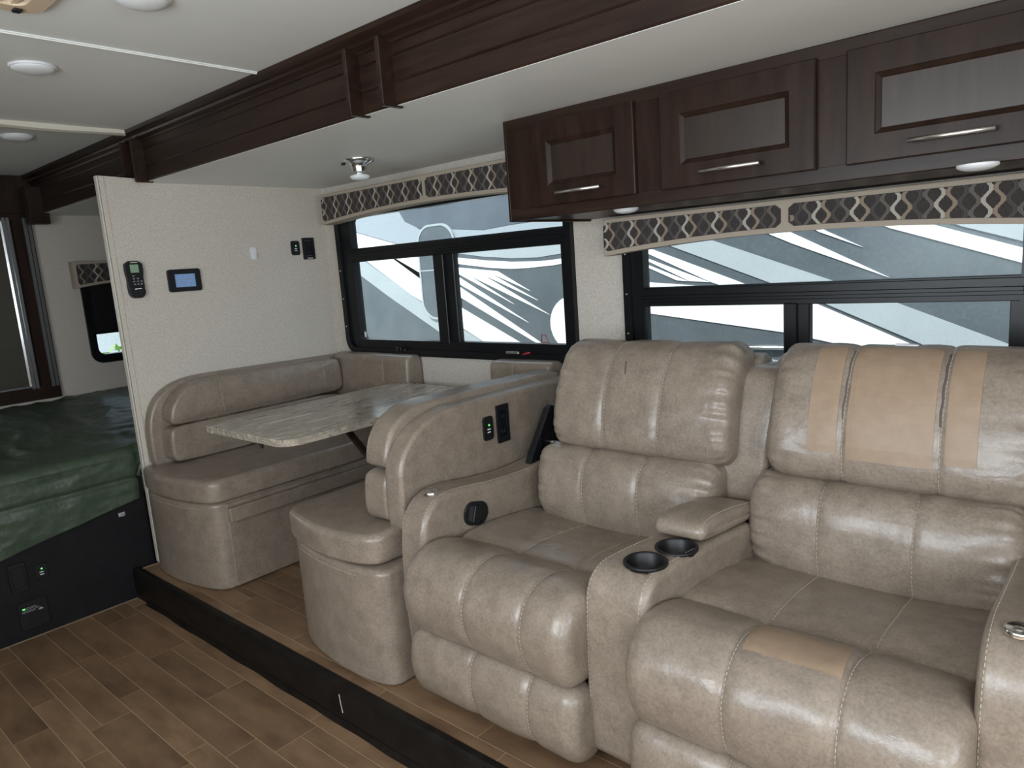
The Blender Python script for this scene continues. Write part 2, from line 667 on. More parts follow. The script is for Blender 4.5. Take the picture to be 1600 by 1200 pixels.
def plank(parent, x0, x1, y0, y1, z):
    g = 0.0012
    o = bpy.data.objects.new('plank', unit_me)
    COL.objects.link(o)
    o.parent = parent
    o.location = ((x0 + x1) / 2, (y0 + y1) / 2, z)
    o.scale = (x1 - x0 - 2 * g, y1 - y0 - 2 * g, 0.003)


XE = -3.62


def row(parent, y0, y1, joints, z, xend, splits=None):
    """joints: x of the butt joints; splits: {index: y} where a board is ripped in two"""
    xs = [XE if z < 0.1 else -3.58] + joints
    while xs[-1] < xend:
        xs.append(min(xend, xs[-1] + random.choice((0.42, 0.48, 0.52, 0.6))))
    for k in range(len(xs) - 1):
        if splits and k in splits:
            plank(parent, xs[k], xs[k + 1], y0, splits[k], z)
            plank(parent, xs[k], xs[k + 1], splits[k], y1, z)
        else:
            plank(parent, xs[k], xs[k + 1], y0, y1, z)


row(floor, 1.150, 1.206, [-3.535, -2.572, -2.05, -1.6], 0, 0.6)
row(floor, 0.990, 1.150, [-3.444, -2.973, -2.485, -2.005, -1.52, -1.03], 0, 0.6, {0: 1.082, 2: 1.082, 4: 1.085, 6: 1.082})
row(floor, 0.880, 0.990, [-3.08, -2.117, -1.6], 0, 0.4)
row(floor, 0.798, 0.880, [-3.207, -2.769, -2.242, -1.75], 0, 0.4)
row(floor, 0.660, 0.798, [-3.15, -2.648, -2.186, -1.7], 0, 0.2, {1: 0.699, 3: 0.74})
row(floor, 0.580, 0.660, [-3.462, -2.993, -2.492, -2.0], 0, 0.2)
row(floor, 0.469, 0.580, [-2.797, -2.3], 0, 0.0)
row(floor, 0.330, 0.469, [-3.1, -2.55, -2.1], 0, 0.0, {1: 0.4})
row(floor, 0.240, 0.330, [-2.9, -2.4], 0, 0.0)
row(floor, 0.100, 0.240, [-3.2, -2.7], 0, 0.0)
row(floor, 0.000, 0.100, [-3.0, -2.5], 0, 0.0)
row(floor2, 1.236, 1.279, [-2.738, -2.21, -1.769, -1.25], S, 0.7)
row(floor2, 1.279, 1.414, [-2.798, -2.33, -1.85, -1.362, -0.9], S, 0.7, {0: 1.374})
row(floor2, 1.414, 1.503, [-3.2, -2.55, -2.1, -1.6], S, 0.7)
row(floor2, 1.503, 1.610, [-2.9, -2.45], S, 0.7)
row(floor2, 1.610, 1.750, [-3.1, -2.62], S, 0.7, {1: 1.67})
row(floor2, 1.750, 1.860, [-2.8, -2.35], S, 0.7)
row(floor2, 1.860, 2.000, [-3.0, -2.5], S, 0.7)
row(floor2, 2.000, 2.500, [-2.7], S, 0.7, {0: 2.2, 1: 2.2})

# black edge trim along the raised floor
tr = struct(slab('trim_1', [(1.208, 0.0), (1.205, 0.03), (1.204, 0.135), (1.208, 0.148), (1.216, 0.1545), (1.236, 0.1545), (1.236, 0.0)], 'yz', -3.628, 0.75, 'step_black', None, 0.0),
            'black wooden edge trim along the front of the raised floor')
# bent lower lip of the trim, worn to a wavy edge
bm = bmesh.new()
prev = None
for k in range(120):
    x = -3.50 + k * 0.03
    d = 0.010 + 0.007 * noise.noise(Vector((x * 5.0, 0.3, 0.1)))
    ring_ = [bm.verts.new(p) for p in ((x, 1.207, 0.001), (x, 1.207 - d, 0.0015), (x, 1.2045, 0.022))]
    if prev:
        for a, b in ((0, 1), (1, 2)):
            bm.faces.new((prev[a], prev[b], ring_[b], ring_[a]))
    prev = ring_
from_bm('rubber_lip', bm, 'step_black', tr)
bm = bmesh.new()
bm_tube(bm, [(-1.935, 1.2035, 0.115), (-1.93, 1.203, 0.08), (-1.925, 1.2035, 0.05)], 0.0012, 5)
from_bm('scratch', bm, 'strip_cream', tr)


def wall_with_holes(name, plane, a0, a1, u0, u1, v0, v1, holes, material):
    """rectangular wall in (u, v) with rectangular holes (sorted along u, not overlapping)"""
    bm = bmesh.new()

    def put(p0, p1, q0, q1):
        if p1 - p0 < 1e-4 or q1 - q0 < 1e-4:
            return
        if plane == 'xz':
            bm_box(bm, p0, p1, a0, a1, q0, q1)
        else:
            bm_box(bm, a0, a1, p0, p1, q0, q1)
    c = u0
    for (h0, h1, k0, k1) in holes:
        put(c, h0, v0, v1)
        put(h0, h1, v0, k0)
        put(h0, h1, k1, v1)
        c = h1
    put(c, u1, v0, v1)
    return struct(from_bm(name, bm, material))


W1 = (-3.472, -1.815, 1.042, 1.87)
W2 = (-1.564, -0.185, 0.76, 1.64)
wall_back = wall_with_holes('wall_back', 'xz', YW, YW + 0.06, XB - 0.06, 0.8, 0.0, 2.05,
                            [(W1[0] + 0.04, W1[1] - 0.04, W1[2] + 0.04, W1[3] - 0.03), (W2[0] + 0.04, W2[1] - 0.04, W2[2] + 0.04, W2[3] - 0.03)], 'wallpaper')
wall_back['label'] = 'beige linen wallpaper wall with the two black framed windows'
# thin corner bead and top bead
struct(box('trim_2', XP, XP + 0.012, YW - 0.012, YW, S, ZS, 'wallpaper'), 'thin corner bead between partition and window wall')
wp = struct(slab('wall_left', [(1.322, S + 0.002), (1.322, 2.02), (1.50, 2.012), (1.50, ZS), (YW, ZS), (YW, S + 0.002)], 'yz', XP - 0.034, XP, 'wallpaper', None, 0.0),
            'beige linen partition between the dinette and the bed')
box('edge_strip', XP - 0.036, XP - 0.006, 1.316, 1.3225, S + 0.002, 2.021, 'strip_cream', wp, 0.002, 1)
box('edge_bead', XP - 0.004, XP + 0.003, 1.322, 1.345, S + 0.002, 2.017, 'wallpaper', wp, 0.001, 1)

ceil = struct(box('ceiling', XB - 0.06, 2.5, -1.1, 1.56, ZC, ZC + 0.06, 'ceiling_white'), 'white main ceiling panel over the aisle')
ceil2 = struct(box('ceiling_raised', XB - 0.06, 0.8, 1.522, 2.58, ZS, ZS + 0.04, 'ceiling_white'), 'white lower ceiling over the dinette and recliners')
seam = struct(boxes('trim_3', [(-2.412, -2.392, -1.05, 1.515, ZC - 0.004, ZC), (-2.406, -2.398, -1.05, 1.515, ZC - 0.007, ZC - 0.003)], 'ceiling_white', None, 0.001), 'thin white seam strip across the main ceiling')
# pale moulding that sags a little across the ceiling
bm = bmesh.new()
prev = None
for k in range(31):
    y = -1.05 + k * (2.57 / 30)
    sag = 0.010 * math.exp(-((y - 1.15) / 0.25) ** 2)
    prof = [(-3.625, ZC), (-3.625, ZC - 0.012 - sag), (-3.612, ZC - 0.018 - sag), (-3.592, ZC - 0.018 - sag), (-3.575, ZC - 0.012 - sag), (-3.575, ZC)]
    rr = [bm.verts.new((px, y, pz)) for px, pz in prof]
    if prev:
        for a in range(5):
            bm.faces.new((prev[a], prev[a + 1], rr[a + 1], rr[a]))
    else:
        bm.faces.new(rr)
    prev = rr
bm.faces.new(prev)
struct(from_bm('trim_4', bm, 'strip_cream'), 'pale sagging moulding across the main ceiling above the bed foot')

# dark header between the two ceilings
hd = struct(slab('trim_5', [(1.545, 1.996), (1.521, 1.996), (1.517, 2.002), (1.517, 2.058), (1.521, 2.062), (1.517, 2.066), (1.517, 2.135), (1.521, 2.139), (1.517, 2.143), (1.517, 2.172), (1.545, 2.172)],
                 'yz', XB, 0.8, 'espresso_h'), 'dark espresso wood header between the two ceilings')
slab('crown', [(1.545, 2.172), (1.512, 2.172), (1.506, 2.180), (1.488, 2.188), (1.484, 2.196), (1.488, 2.204), (1.470, 2.214), (1.466, ZC - 0.001), (1.545, ZC - 0.001)], 'yz', XB, 0.8, 'espresso_h', hd)
for xf in (-1.895, -1.735, -3.655, -3.535):
    slab('fin', [(1.545, 1.990), (1.470, 1.990), (1.466, 1.996), (1.466, 2.186), (1.545, 2.186)], 'yz', xf - 0.009, xf + 0.009, 'espresso_h', hd, 0.002, 1)
slab('fin', [(1.545, 1.93), (1.440, 1.93), (1.436, 1.936), (1.436, 2.15), (1.545, 2.15)], 'yz', -5.10, -5.02, 'espresso_h', hd, 0.002, 1)
# far and unseen sides of the room
wb = wall_with_holes('wall_bedroom', 'yz', XB - 0.06, XB, -1.1, 2.58, 0.0, ZC, [(1.74, 2.28, 1.07, 1.64)], 'wallpaper')
wb['label'] = 'beige linen end wall behind the bed'
struct(box('floor_bedroom', XB - 0.05, -3.62, 1.2, 2.56, -0.06, -0.003, 'grout'))
wf = wall_with_holes('wall_front', 'xz', -1.11, -1.05, XB - 0.06, 2.46, -0.05, ZC, [(-1.65, -0.15, 1.05, 1.85), (0.5, 1.7, 1.05, 1.85)], 'wallpaper')
wr = wall_with_holes('wall_right', 'yz', 2.4, 2.46, -1.1, 1.6, -0.05, ZC, [(-0.85, 1.05, 0.98, 1.92)], 'wallpaper')
struct(boxes('wall_bay_end', [(0.75, 0.80, 1.2, 2.58, 0.0, 2.05), (0.75, 2.46, 1.5, 1.56, -0.05, ZC)], 'wallpaper'))

# ------------------------------------------------------------------ windows


def window(name, label, o, glass_up, glass_lo, mull, rail, y0=2.488, y1=2.56):
    """o: outer x0 x1 z0 z1; glass_up/lo: x0 x1 z0 z1; mull: x0 x1; rail: z0 z1"""
    w = bpy.data.objects.new(name, None)
    COL.objects.link(w)
    w.location = ((o[0] + o[1]) / 2, YW, o[2])
    struct(w, label)
    fi = (o[0] + 0.036, o[1] - 0.036, o[2] + 0.036, o[3] - 0.036)
    ring('outer_frame', rrect(*o, 0.085, 8), rrect(*fi, 0.055, 8), 'xz', y0 + 0.006, y1, 'black_metal', w, 0.004)
    # inner sash ring, stepped back
    gi = (glass_up[0], glass_up[1], glass_lo[2], glass_up[3])
    ring('sash_frame', rrect(fi[0] - 0.002, fi[1] + 0.002, fi[2] - 0.002, fi[3] + 0.002, 0.055, 8), rrect(*gi, 0.03, 8), 'xz', y0 + 0.020, y1 - 0.004, 'black_metal', w, 0.003)
    zr0, zr1 = rail
    boxes('transom', [(gi[0] - 0.01, gi[1] + 0.01, y0 + 0.016, y1 - 0.006, zr0 + 0.018, zr1 - 0.006),
                      (gi[0] - 0.01, gi[1] + 0.01, y0 + 0.026, y1 - 0.006, zr1 - 0.010, zr1),
                      (gi[0] - 0.01, gi[1] + 0.01, y0 + 0.006, y0 + 0.032, zr0 + 0.030, zr0 + 0.044),
                      (gi[0] - 0.01, gi[1] + 0.01, y0 + 0.024, y1 - 0.006, zr0, zr0 + 0.02)], 'black_metal', w, 0.002)
    m0, m1 = mull
    boxes('mullion', [(m0, m0 + (m1 - m0) * 0.55, y0 + 0.012, y1 - 0.006, glass_lo[2] - 0.01, zr0 + 0.005),
                      (m0 + (m1 - m0) * 0.5, m1, y0 + 0.028, y1 - 0.006, glass_lo[2] - 0.01, zr0 + 0.005)], 'black_metal', w, 0.003)
    boxes('sash_stile', [(gi[0] - 0.006, glass_lo[0], y0 + 0.03, y1 - 0.008, glass_lo[2] - 0.004, zr0 + 0.004)], 'black_metal', w, 0.002)
    boxes('sash_stile', [(glass_lo[1], gi[1] + 0.006, y0 + 0.03, y1 - 0.008, glass_lo[2] - 0.004, zr0 + 0.004)], 'black_metal', w, 0.002)
    yg = y1 - 0.020
    box('pane', glass_up[0] - 0.006, glass_up[1] + 0.006, yg, yg + 0.004, zr1 - 0.006, glass_up[3] + 0.006, 'glass', w)
    box('pane', glass_lo[0] - 0.006, m0 + 0.006, yg, yg + 0.004, glass_lo[2] - 0.006, zr0 + 0.006, 'glass', w)
    box('pane', m1 - 0.006, glass_lo[1] + 0.006, yg - 0.008, yg - 0.004, glass_lo[2] - 0.006, zr0 + 0.006, 'glass', w)
    return w


w1 = window('window_1', 'black framed three-pane window above the dinette table', W1, (-3.350, -1.853, 1.64, 1.805), (-3.362, -1.888, 1.124, 1.562), (-2.682, -2.552), (1.562, 1.638))
w2 = window('window_2', 'black framed three-pane window behind the recliners', W2, (-1.477, -0.243, 1.362, 1.585), (-1.474, -0.267, 0.84, 1.287), (-0.920, -0.836), (1.287, 1.362))
# latches and the red warning sticker of the dinette window
lt = boxes('latch', [(-3.02, -2.97, 2.478, 2.494, 1.072, 1.088), (-3.00, -2.985, 2.466, 2.482, 1.070, 1.092), (-2.955, -2.94, 2.482, 2.494, 1.070, 1.084)], 'black_plastic', w1, 0.002)
lt2 = boxes('latch', [(-2.215, -2.135, 2.476, 2.494, 1.078, 1.090)], 'brushed', w1, 0.003)
tube('red_tab', [(-2.118, 2.486, 1.076), (-2.07, 2.484, 1.087)], 0.004, 'red_print', w1, 6)
tube('emergency_sticker', [(-2.028, 2.522, 1.130), (-2.026, 2.522, 1.165), (-2.004, 2.522, 1.165), (-1.986, 2.522, 1.130), (-2.028, 2.522, 1.130)], 0.0022, 'red_print', w1, 5)
box('sticker', -3.345, -3.33, 2.533, 2.536, 1.135, 1.165, 'white_plastic', w1)
for wn, pts in ((w1, [(-3.455, 1.2 + 0.16 * k) for k in range(3)]), (w2, [(-1.549, 1.02 + 0.16 * k) for k in range(4)])):
    for px, pz in pts:
        lathe('screw', [(0, -0.002), (0.004, -0.0015), (0.0045, 0.002)], (px, 2.493, pz), 'brushed', wn, (0, 1, 0), 8)

# bedroom window in the end wall
w3 = bpy.data.objects.new('window_3', None)
COL.objects.link(w3)
w3.location = (XB, 2.0, 1.03)
struct(w3, 'small black framed bedroom window with a half drawn black shade')
ring('outer_frame', rrect(1.70, 2.32, 1.03, 1.68, 0.07, 6), rrect(1.745, 2.275, 1.085, 1.635, 0.045, 6), 'yz', XB - 0.05, XB + 0.02, 'black_metal', w3, 0.003)
box('pane', XB - 0.04, XB - 0.036, 1.735, 2.285, 1.075, 1.645, 'glass', w3)
sh = box('roller_shade', XB + 0.002, XB + 0.006, 1.735, 2.285, 1.235, 1.66, 'black_plastic', w3)
box('shade_rail', XB + 0.0, XB + 0.014, 1.735, 2.285, 1.222, 1.240, 'black_metal', w3, 0.003)

# ------------------------------------------------------------------ valances


FOIL = ((0, 1.0), (0.13, 0.97), (0.23, 0.84), (0.30, 0.56), (0.325, 0.42), (0.40, 0.36), (0.455, 0.20), (0.5, 0.0))


def foil(th):
    """stepped ogee line of the quatrefoil print"""
    u = abs(((th / math.pi + 1) % 2) - 1)
    sg = 1
    if u > 0.5:
        u, sg = 1 - u, -1
    for (a, b), (c, d) in zip(FOIL, FOIL[1:]):
        if u <= c:
            return sg * (b + (d - b) * (u - a) / (c - a))
    return 0.0


def valance(label, x0, x1, ztop, zb_end, arch, div, plane='xz', y=2.42, depth=0.095, period=0.115, group=None, phase=0.0, loc=None):
    """padded board with an arched lower edge and two patterned fabric panels"""
    xc, hw = (x0 + x1) / 2, (x1 - x0) / 2

    def zb(x):
        return zb_end + arch * (1 - ((x - xc) / hw) ** 2)
    v = thing('window_valance', label, 'valance', (xc, y + depth, zb_end) if plane == 'xz' else (y - depth, xc, zb_end))

    sgn = 1 if plane == 'xz' else -1
    n = 40
    out = [(x0 + (x1 - x0) * k / n, zb(x0 + (x1 - x0) * k / n)) for k in range(n + 1)] + [(x1, ztop), (x0, ztop)]
    slab('padded_board', out, plane, y, y + sgn * depth, 'valance_cloth', v, 0.005)
    tk = 0.004
    for (p0, p1) in ((x0 + 0.004 if plane == 'xz' else x0 + 0.02, div - 0.013), (div + 0.013, x1 - 0.004)):
        b = 0.017
        pts = [(p0 + (p1 - p0) * k / n, zb(p0 + (p1 - p0) * k / n) + b) for k in range(n + 1)]
        zt = ztop - b
        r = 0.014
        # rounded corners
        def corner(p):
            x, z = p
            for cx, s1 in ((p0 + r, -1), (p1 - r, 1)):
                if (x - cx) * s1 > 0:
                    d = min(r, abs(x - cx))
                    lim = r - math.sqrt(max(0, r * r - d * d))
                    return lim
            return 0.0
        lower = [(x, z + corner((x, z))) for x, z in pts]
        upper = [(p0 + (p1 - p0) * k / n, zt - corner((p0 + (p1 - p0) * k / n, zt))) for k in range(n, -1, -1)]
        fab = slab('fabric_panel', lower + upper, plane, y - sgn * tk, y + sgn * 0.002, 'fabric_dark', v)
        bms = {c: bmesh.new() for c in ('band_light', 'band_tan', 'band_dark', 'band_grey')}
        order = ('band_light', 'band_tan', 'band_dark', 'band_grey')
        q = period / 4
        pz = 0.064
        A = q * 0.5 - 0.0052
        k0 = int((p0 - x0) / q) - 1
        k1 = int((p1 - x0) / q) + 2

        def band(bmx, cx, sg, w, yo):
            run = []
            M = 110

            def flush():
                if len(run) >= 16:
                    prev = None
                    for (a, b_, z) in run:
                        cur = [bmx.verts.new(to3(plane, (xx, z), y - sgn * yo)) for xx in (a, b_)]
                        if prev:
                            bmx.faces.new((prev[0], prev[1], cur[1], cur[0]))
                        prev = cur
                run.clear()
            for i in range(M + 1):
                z = zb_end + (zt - zb_end) * i / M
                th = 2 * math.pi * (z - ztop) / pz + phase
                s_ = foil(th)
                x = cx + sg * A * s_
                a, b_ = x - w / 2, x + w / 2
                ok = a > p0 + 0.001 and b_ < p1 - 0.001 and z > zb(x) + b + corner((x, z)) + 0.0005 and z < zt - corner((x, z)) - 0.0005
                if ok:
                    run.append((a, b_, z))
                else:
                    flush()
            flush()
        for k in range(k0, k1):
            c = order[k % 4]
            sg = -1 if k % 2 == 0 else 1
            cx = x0 + (k + 0.5) * q
            if c == 'band_dark':
                band(bms['band_grey'], cx, sg, 0.0098, tk + 0.0004)
                band(bms['band_dark'], cx, sg, 0.0070, tk + 0.0007)
            elif c == 'band_grey':
                band(bms['band_tan'], cx, sg, 0.0102, tk + 0.0004)
                band(bms['band_grey'], cx, sg, 0.0086, tk + 0.0007)
            else:
                band(bms[c], cx, sg, 0.0118, tk + 0.0006)
        for c, bmx in bms.items():
            from_bm('woven_band', bmx, c, fab)['kind'] = 'stuff'
    return v


valance('patterned fabric valance over the dinette window', -3.462, -1.76, 1.945, 1.780, 0.038, -2.612)
valance('patterned fabric valance below the overhead cabinets behind the recliners', -1.600, -0.165, 1.642, 1.497, 0.038, -0.883)
valance('small patterned fabric valance over the bedroom window', 1.655, 2.36, 1.700, 1.530, 0.03, 2.0, 'yz', XB + 0.075, 0.074)

# ------------------------------------------------------------------ overhead cabinet
cab = thing('overhead_cabinet', 'dark espresso overhead cabinet with framed doors and bar handles', 'cabinet', (-0.5, 2.25, 1.646))
YC = 2.012
boxes('body', [(-1.722, 0.72, YC + 0.012, YW - 0.001, 1.652, ZS - 0.001)], 'espresso', cab, 0.002)
boxes('face_frame', [(-1.726, 0.72, YC, YC + 0.02, 1.646, 1.690), (-1.726, 0.72, YC, YC + 0.02, 1.952, ZS - 0.001)], 'espresso_h', cab, 0.003)
for a, b in ((-1.726, -1.585), (-1.21, -1.085), (-0.665, -0.555), (-0.12, 0.01), (0.44, 0.72)):
    box('face_stile', a, b, YC + 0.001, YC + 0.02, 1.688, 1.954, 'espresso', cab)
box('end_panel', -1.732, -1.720, YC - 0.001, YW - 0.001, 1.644, ZS - 0.001, 'espresso', cab, 0.003)


def door(x0, x1, z0, z1):
    bm = bmesh.new()
    yf = YC - 0.020
    fr, bv, dp = 0.066, 0.014, 0.011
    rects = [((x0, x1, z0, z1), YC), ((x0, x1, z0, z1), yf + 0.003), ((x0 + 0.003, x1 - 0.003, z0 + 0.003, z1 - 0.003), yf),
             ((x0 + fr, x1 - fr, z0 + fr, z1 - fr), yf), ((x0 + fr + 0.003, x1 - fr - 0.003, z0 + fr + 0.003, z1 - fr - 0.003), yf + 0.003),
             ((x0 + fr + bv, x1 - fr - bv, z0 + fr + bv, z1 - fr - bv), yf + dp)]
    loops = [[bm.verts.new((x, y, z)) for x, z in ((r[0], r[2]), (r[1], r[2]), (r[1], r[3]), (r[0], r[3]))] for r, y in rects]
    for a, b in zip(loops, loops[1:]):
        for k in range(4):
            bm.faces.new((a[k], a[(k + 1) % 4], b[(k + 1) % 4], b[k]))
    bm.faces.new(loops[0])
    bm.faces.new(loops[-1])
    d = from_bm('door', bm, 'espresso', cab)
    r = rects[-1][0]
    box('panel', r[0] + 0.0005, r[1] - 0.0005, yf + dp - 0.002, yf + dp + 0.001, r[2] + 0.0005, r[3] - 0.0005, 'panel_wood', d)
    xm, zm = (x0 + x1) / 2, z0 + 0.036
    bm = bmesh.new()
    bm_tube(bm, [(xm - 0.088, yf - 0.026, zm), (xm + 0.088, yf - 0.026, zm)], 0.0058, 12)
    for s_ in (-0.05, 0.05):
        bm_tube(bm, [(xm + s_, yf - 0.026, zm), (xm + s_, yf + 0.001, zm)], 0.0045, 8)
    h = from_bm('handle', bm, 'brushed', d, True)
    h['label'] = 'brushed metal bar handle'
    return d


for a, b in ((-1.597, -1.190), (-1.100, -0.648), (-0.572, -0.105), (-0.012, 0.445)):
    door(a, b, 1.683, 1.960)


def puck(label, x, y, z, r, group=None, h=0.018):
    p = thing('puck_light', label, 'light', (x, y, z))
    lathe('rim', [(0, 0), (r, 0), (r, -0.004), (r * 0.96, -0.008), (r * 0.9, -0.008)], (x, y, z), 'white_plastic', p)
    lathe('lens', [(r * 0.92, -0.006)] + [(r * 0.92 * math.cos(a), -0.006 - h * math.sin(a)) for a in [math.pi / 2 * k / 8 for k in range(1, 8)]] + [(0, -0.006 - h)], (x, y, z), 'lamp_lens', p)
    return p


puck('white puck light under the overhead cabinet end by the dinette window', -1.305, 2.12, 1.652, 0.042, h=0.012)
puck('white puck light under the cabinet above the patched recliner', -0.283, 1.975, 1.646, 0.042, h=0.010)
puck('round white ceiling light between the seam strip and the sagging moulding', -2.715, 0.862, ZC, 0.068)
puck('round white ceiling light beyond the sagging moulding over the bed', -3.90, 1.125, ZC, 0.068)
puck('round white ceiling light on the seamless side beside the roof vent', -1.95, 0.895, ZC, 0.068)

# chrome spot on the lower ceiling
sp = thing('ceiling_spotlight', 'small chrome ceiling spotlight above the dinette table', 'light', (-2.60, 2.035, ZS))
lathe('base', [(0, 0), (0.066, 0), (0.070, -0.006), (0.062, -0.014), (0.050, -0.020), (0.040, -0.026), (0.037, -0.036)], (-2.60, 2.035, ZS), 'chrome', sp)
lathe('neck', [(0.037, -0.034), (0.034, -0.050), (0.032, -0.066), (0.034, -0.070), (0, -0.070)], (-2.60, 2.035, ZS), 'chrome', sp)
lathe('lens', [(0.030, -0.069), (0.043, -0.073), (0.044, -0.080), (0.036, -0.088), (0.02, -0.092), (0, -0.093)], (-2.60, 2.035, ZS), 'lamp_lens', sp)
lathe('thumb_screw', [(0, 0.0), (0.006, 0.0), (0.006, 0.014), (0, 0.014)], (-2.662, 2.005, ZS - 0.016), 'black_plastic', sp, (-1, -0.3, 0), 10)

# roof vent trim at the ceiling
vt = thing('roof_vent', 'beige roof vent frame on the main ceiling', 'vent', (-2.02, 0.56, ZC))
ring('frame', rrect(-2.190, -1.85, 0.39, 0.728, 0.05), rrect(-2.145, -1.895, 0.435, 0.683, 0.03), 'xy', ZC - 0.014, ZC, 'vent_beige', vt, 0.004)
boxes('grille', [(-2.145, -1.895, 0.445 + 0.035 * k, 0.458 + 0.035 * k, ZC - 0.010, ZC - 0.002) for k in range(7)], 'vent_beige', vt)['kind'] = 'stuff'
box('slide_knob', -2.182, -2.155, 0.665, 0.685, ZC - 0.020, ZC - 0.012, 'black_plastic', vt, 0.003)

# ------------------------------------------------------------------ controls on the partition
rm = thing('remote_control', 'black handheld remote with a green display in a wall holder', 'remote', (XP, 1.406, 1.46))
out = [(1.366, 1.632), (1.366, 1.580), (1.372, 1.545), (1.366, 1.505), (1.378, 1.475), (1.405, 1.462), (1.432, 1.474), (1.446, 1.505), (1.440, 1.545), (1.446, 1.58), (1.447, 1.630)]
slab('body', chaikin(out, 1), 'yz', XP + 0.004, XP + 0.026, 'black_plastic', rm, 0.004)
slab('holder', rrect(1.372, 1.441, 1.458, 1.520, 0.025), 'yz', XP, XP + 0.031, 'black_plastic', rm, 0.004)
box('display', XP + 0.025, XP + 0.0275, 1.388, 1.426, 1.577, 1.615, 'lcd_green', rm, 0.0008, 1)
bm = bmesh.new()
for (ky, kz) in ((1.397, 1.562), (1.397, 1.549), (1.416, 1.549), (1.397, 1.536), (1.414, 1.536), (1.430, 1.536), (1.399, 1.523), (1.414, 1.523), (1.429, 1.523)):
    bm_box(bm, XP + 0.0255, XP + 0.0278, ky - 0.0038, ky + 0.0038, kz - 0.0026, kz + 0.0026)
from_bm('keypad', bm, 'grey_print', rm)
boxes('logo', [(XP + 0.0308, XP + 0.0314, 1.395, 1.424, 1.500, 1.5035), (XP + 0.0308, XP + 0.0314, 1.393, 1.402, 1.4975, 1.5003)], 'white_plastic', rm)
boxes('logo', [(XP + 0.0255, XP + 0.0264, 1.392, 1.424, 1.6225, 1.6255)], 'white_plastic', rm)

tp = thing('touch_panel', 'black framed control panel with a glowing blue screen on the partition', 'control panel', (XP, 1.643, 1.47))
ring('bezel', rrect(1.562, 1.724, 1.472, 1.582, 0.012), rrect(1.594, 1.697, 1.494, 1.558, 0.002), 'yz', XP, XP + 0.016, 'black_plastic', tp, 0.004)
box('screen', XP, XP + 0.009, 1.592, 1.699, 1.492, 1.560, 'screen_blue', tp)
boxes('screen_text', [(XP + 0.009, XP + 0.0094, 1.612, 1.680, 1.529, 1.5315), (XP + 0.009, XP + 0.0094, 1.625, 1.668, 1.516, 1.518)], 'rv_pale_blue', tp)

hk = thing('wall_hook', 'small white plastic adhesive hook on the partition', 'hook', (XP, 2.036, 1.611))
slab('plate', rrect(2.021, 2.052, 1.612, 1.676, 0.006), 'yz', XP, XP + 0.006, 'white_plastic', hk, 0.0015, 1)
boxes('hook', [(XP + 0.004, XP + 0.014, 2.030, 2.045, 1.620, 1.630), (XP + 0.012, XP + 0.017, 2.030, 2.045, 1.620, 1.642)], 'white_plastic', hk, 0.001)


def usb_outlet(label, plane_x, y0, y1, z0, z1):
    u = thing('usb_charger', label, 'charger', (plane_x, (y0 + y1) / 2, z0))
    slab('plate', rrect(y0, y1, z0, z1, 0.010), 'yz', plane_x, plane_x + 0.009, 'black_plastic', u, 0.002, 1)
    ym, zm = (y0 + y1) / 2, (z0 + z1) / 2
    lathe('led', [(0, 0.0105), (0.0035, 0.010), (0.004, 0.008)], (plane_x, ym + 0.002, zm + 0.012), 'led_green', u, (1, 0, 0), 10)
    boxes('usb_port', [(plane_x + 0.008, plane_x + 0.0094, ym - 0.008, ym + 0.008, zm - 0.005 - 0.011 * k, zm - 0.001 - 0.011 * k) for k in range(2)], 'white_plastic', u)
    for zz in (z0 + 0.009, z1 - 0.009):
        lathe('screw', [(0, 0.0098), (0.003, 0.0095), (0.0035, 0.008)], (plane_x, ym, zz), 'black_metal', u, (1, 0, 0), 8)
    return u


def power_outlet(label, plane_x, y0, y1, z0, z1):
    u = thing('power_outlet', label, 'outlet', (plane_x, (y0 + y1) / 2, z0))
    ym, zm = (y0 + y1) / 2, (z0 + z1) / 2
    w, h = (y1 - y0), (z1 - z0)
    ring('cover_plate', rrect(y0, y1, z0, z1, 0.003, 2), rrect(y0 + w * .2, y1 - w * .2, z0 + h * .16, z1 - h * .14, 0.002, 2), 'yz', plane_x, plane_x + 0.008, 'black_plastic', u, 0.002)
    box('socket_body', plane_x, plane_x + 0.0055, y0 + w * .2 + 0.001, y1 - w * .2 - 0.001, z0 + h * .16 + 0.001, z1 - h * .14 - 0.001, 'black_metal', u, 0.001, 1)
    boxes('socket_slots', [(plane_x + 0.005, plane_x + 0.0062, ym + dy - 0.0015, ym + dy + 0.0015, zm + dz - 0.006, zm + dz + 0.006) for dz in (h * .2, -h * .2) for dy in (-0.007, 0.007)], 'rubber', u)['kind'] = 'stuff'
    return u


usb_outlet('black charger plate with a green light beside the outlet on the partition', XP, 2.268, 2.320, 1.625, 1.704)
o1 = power_outlet('black power outlet on the partition near the window corner', XP, 2.342, 2.418, 1.598, 1.720)
box('label_strip', XP + 0.0075, XP + 0.0088, 2.365, 2.400, 1.603, 1.607, 'white_plastic', o1)

# ------------------------------------------------------------------ dinette
XM = -2.642       # middle between the two benches


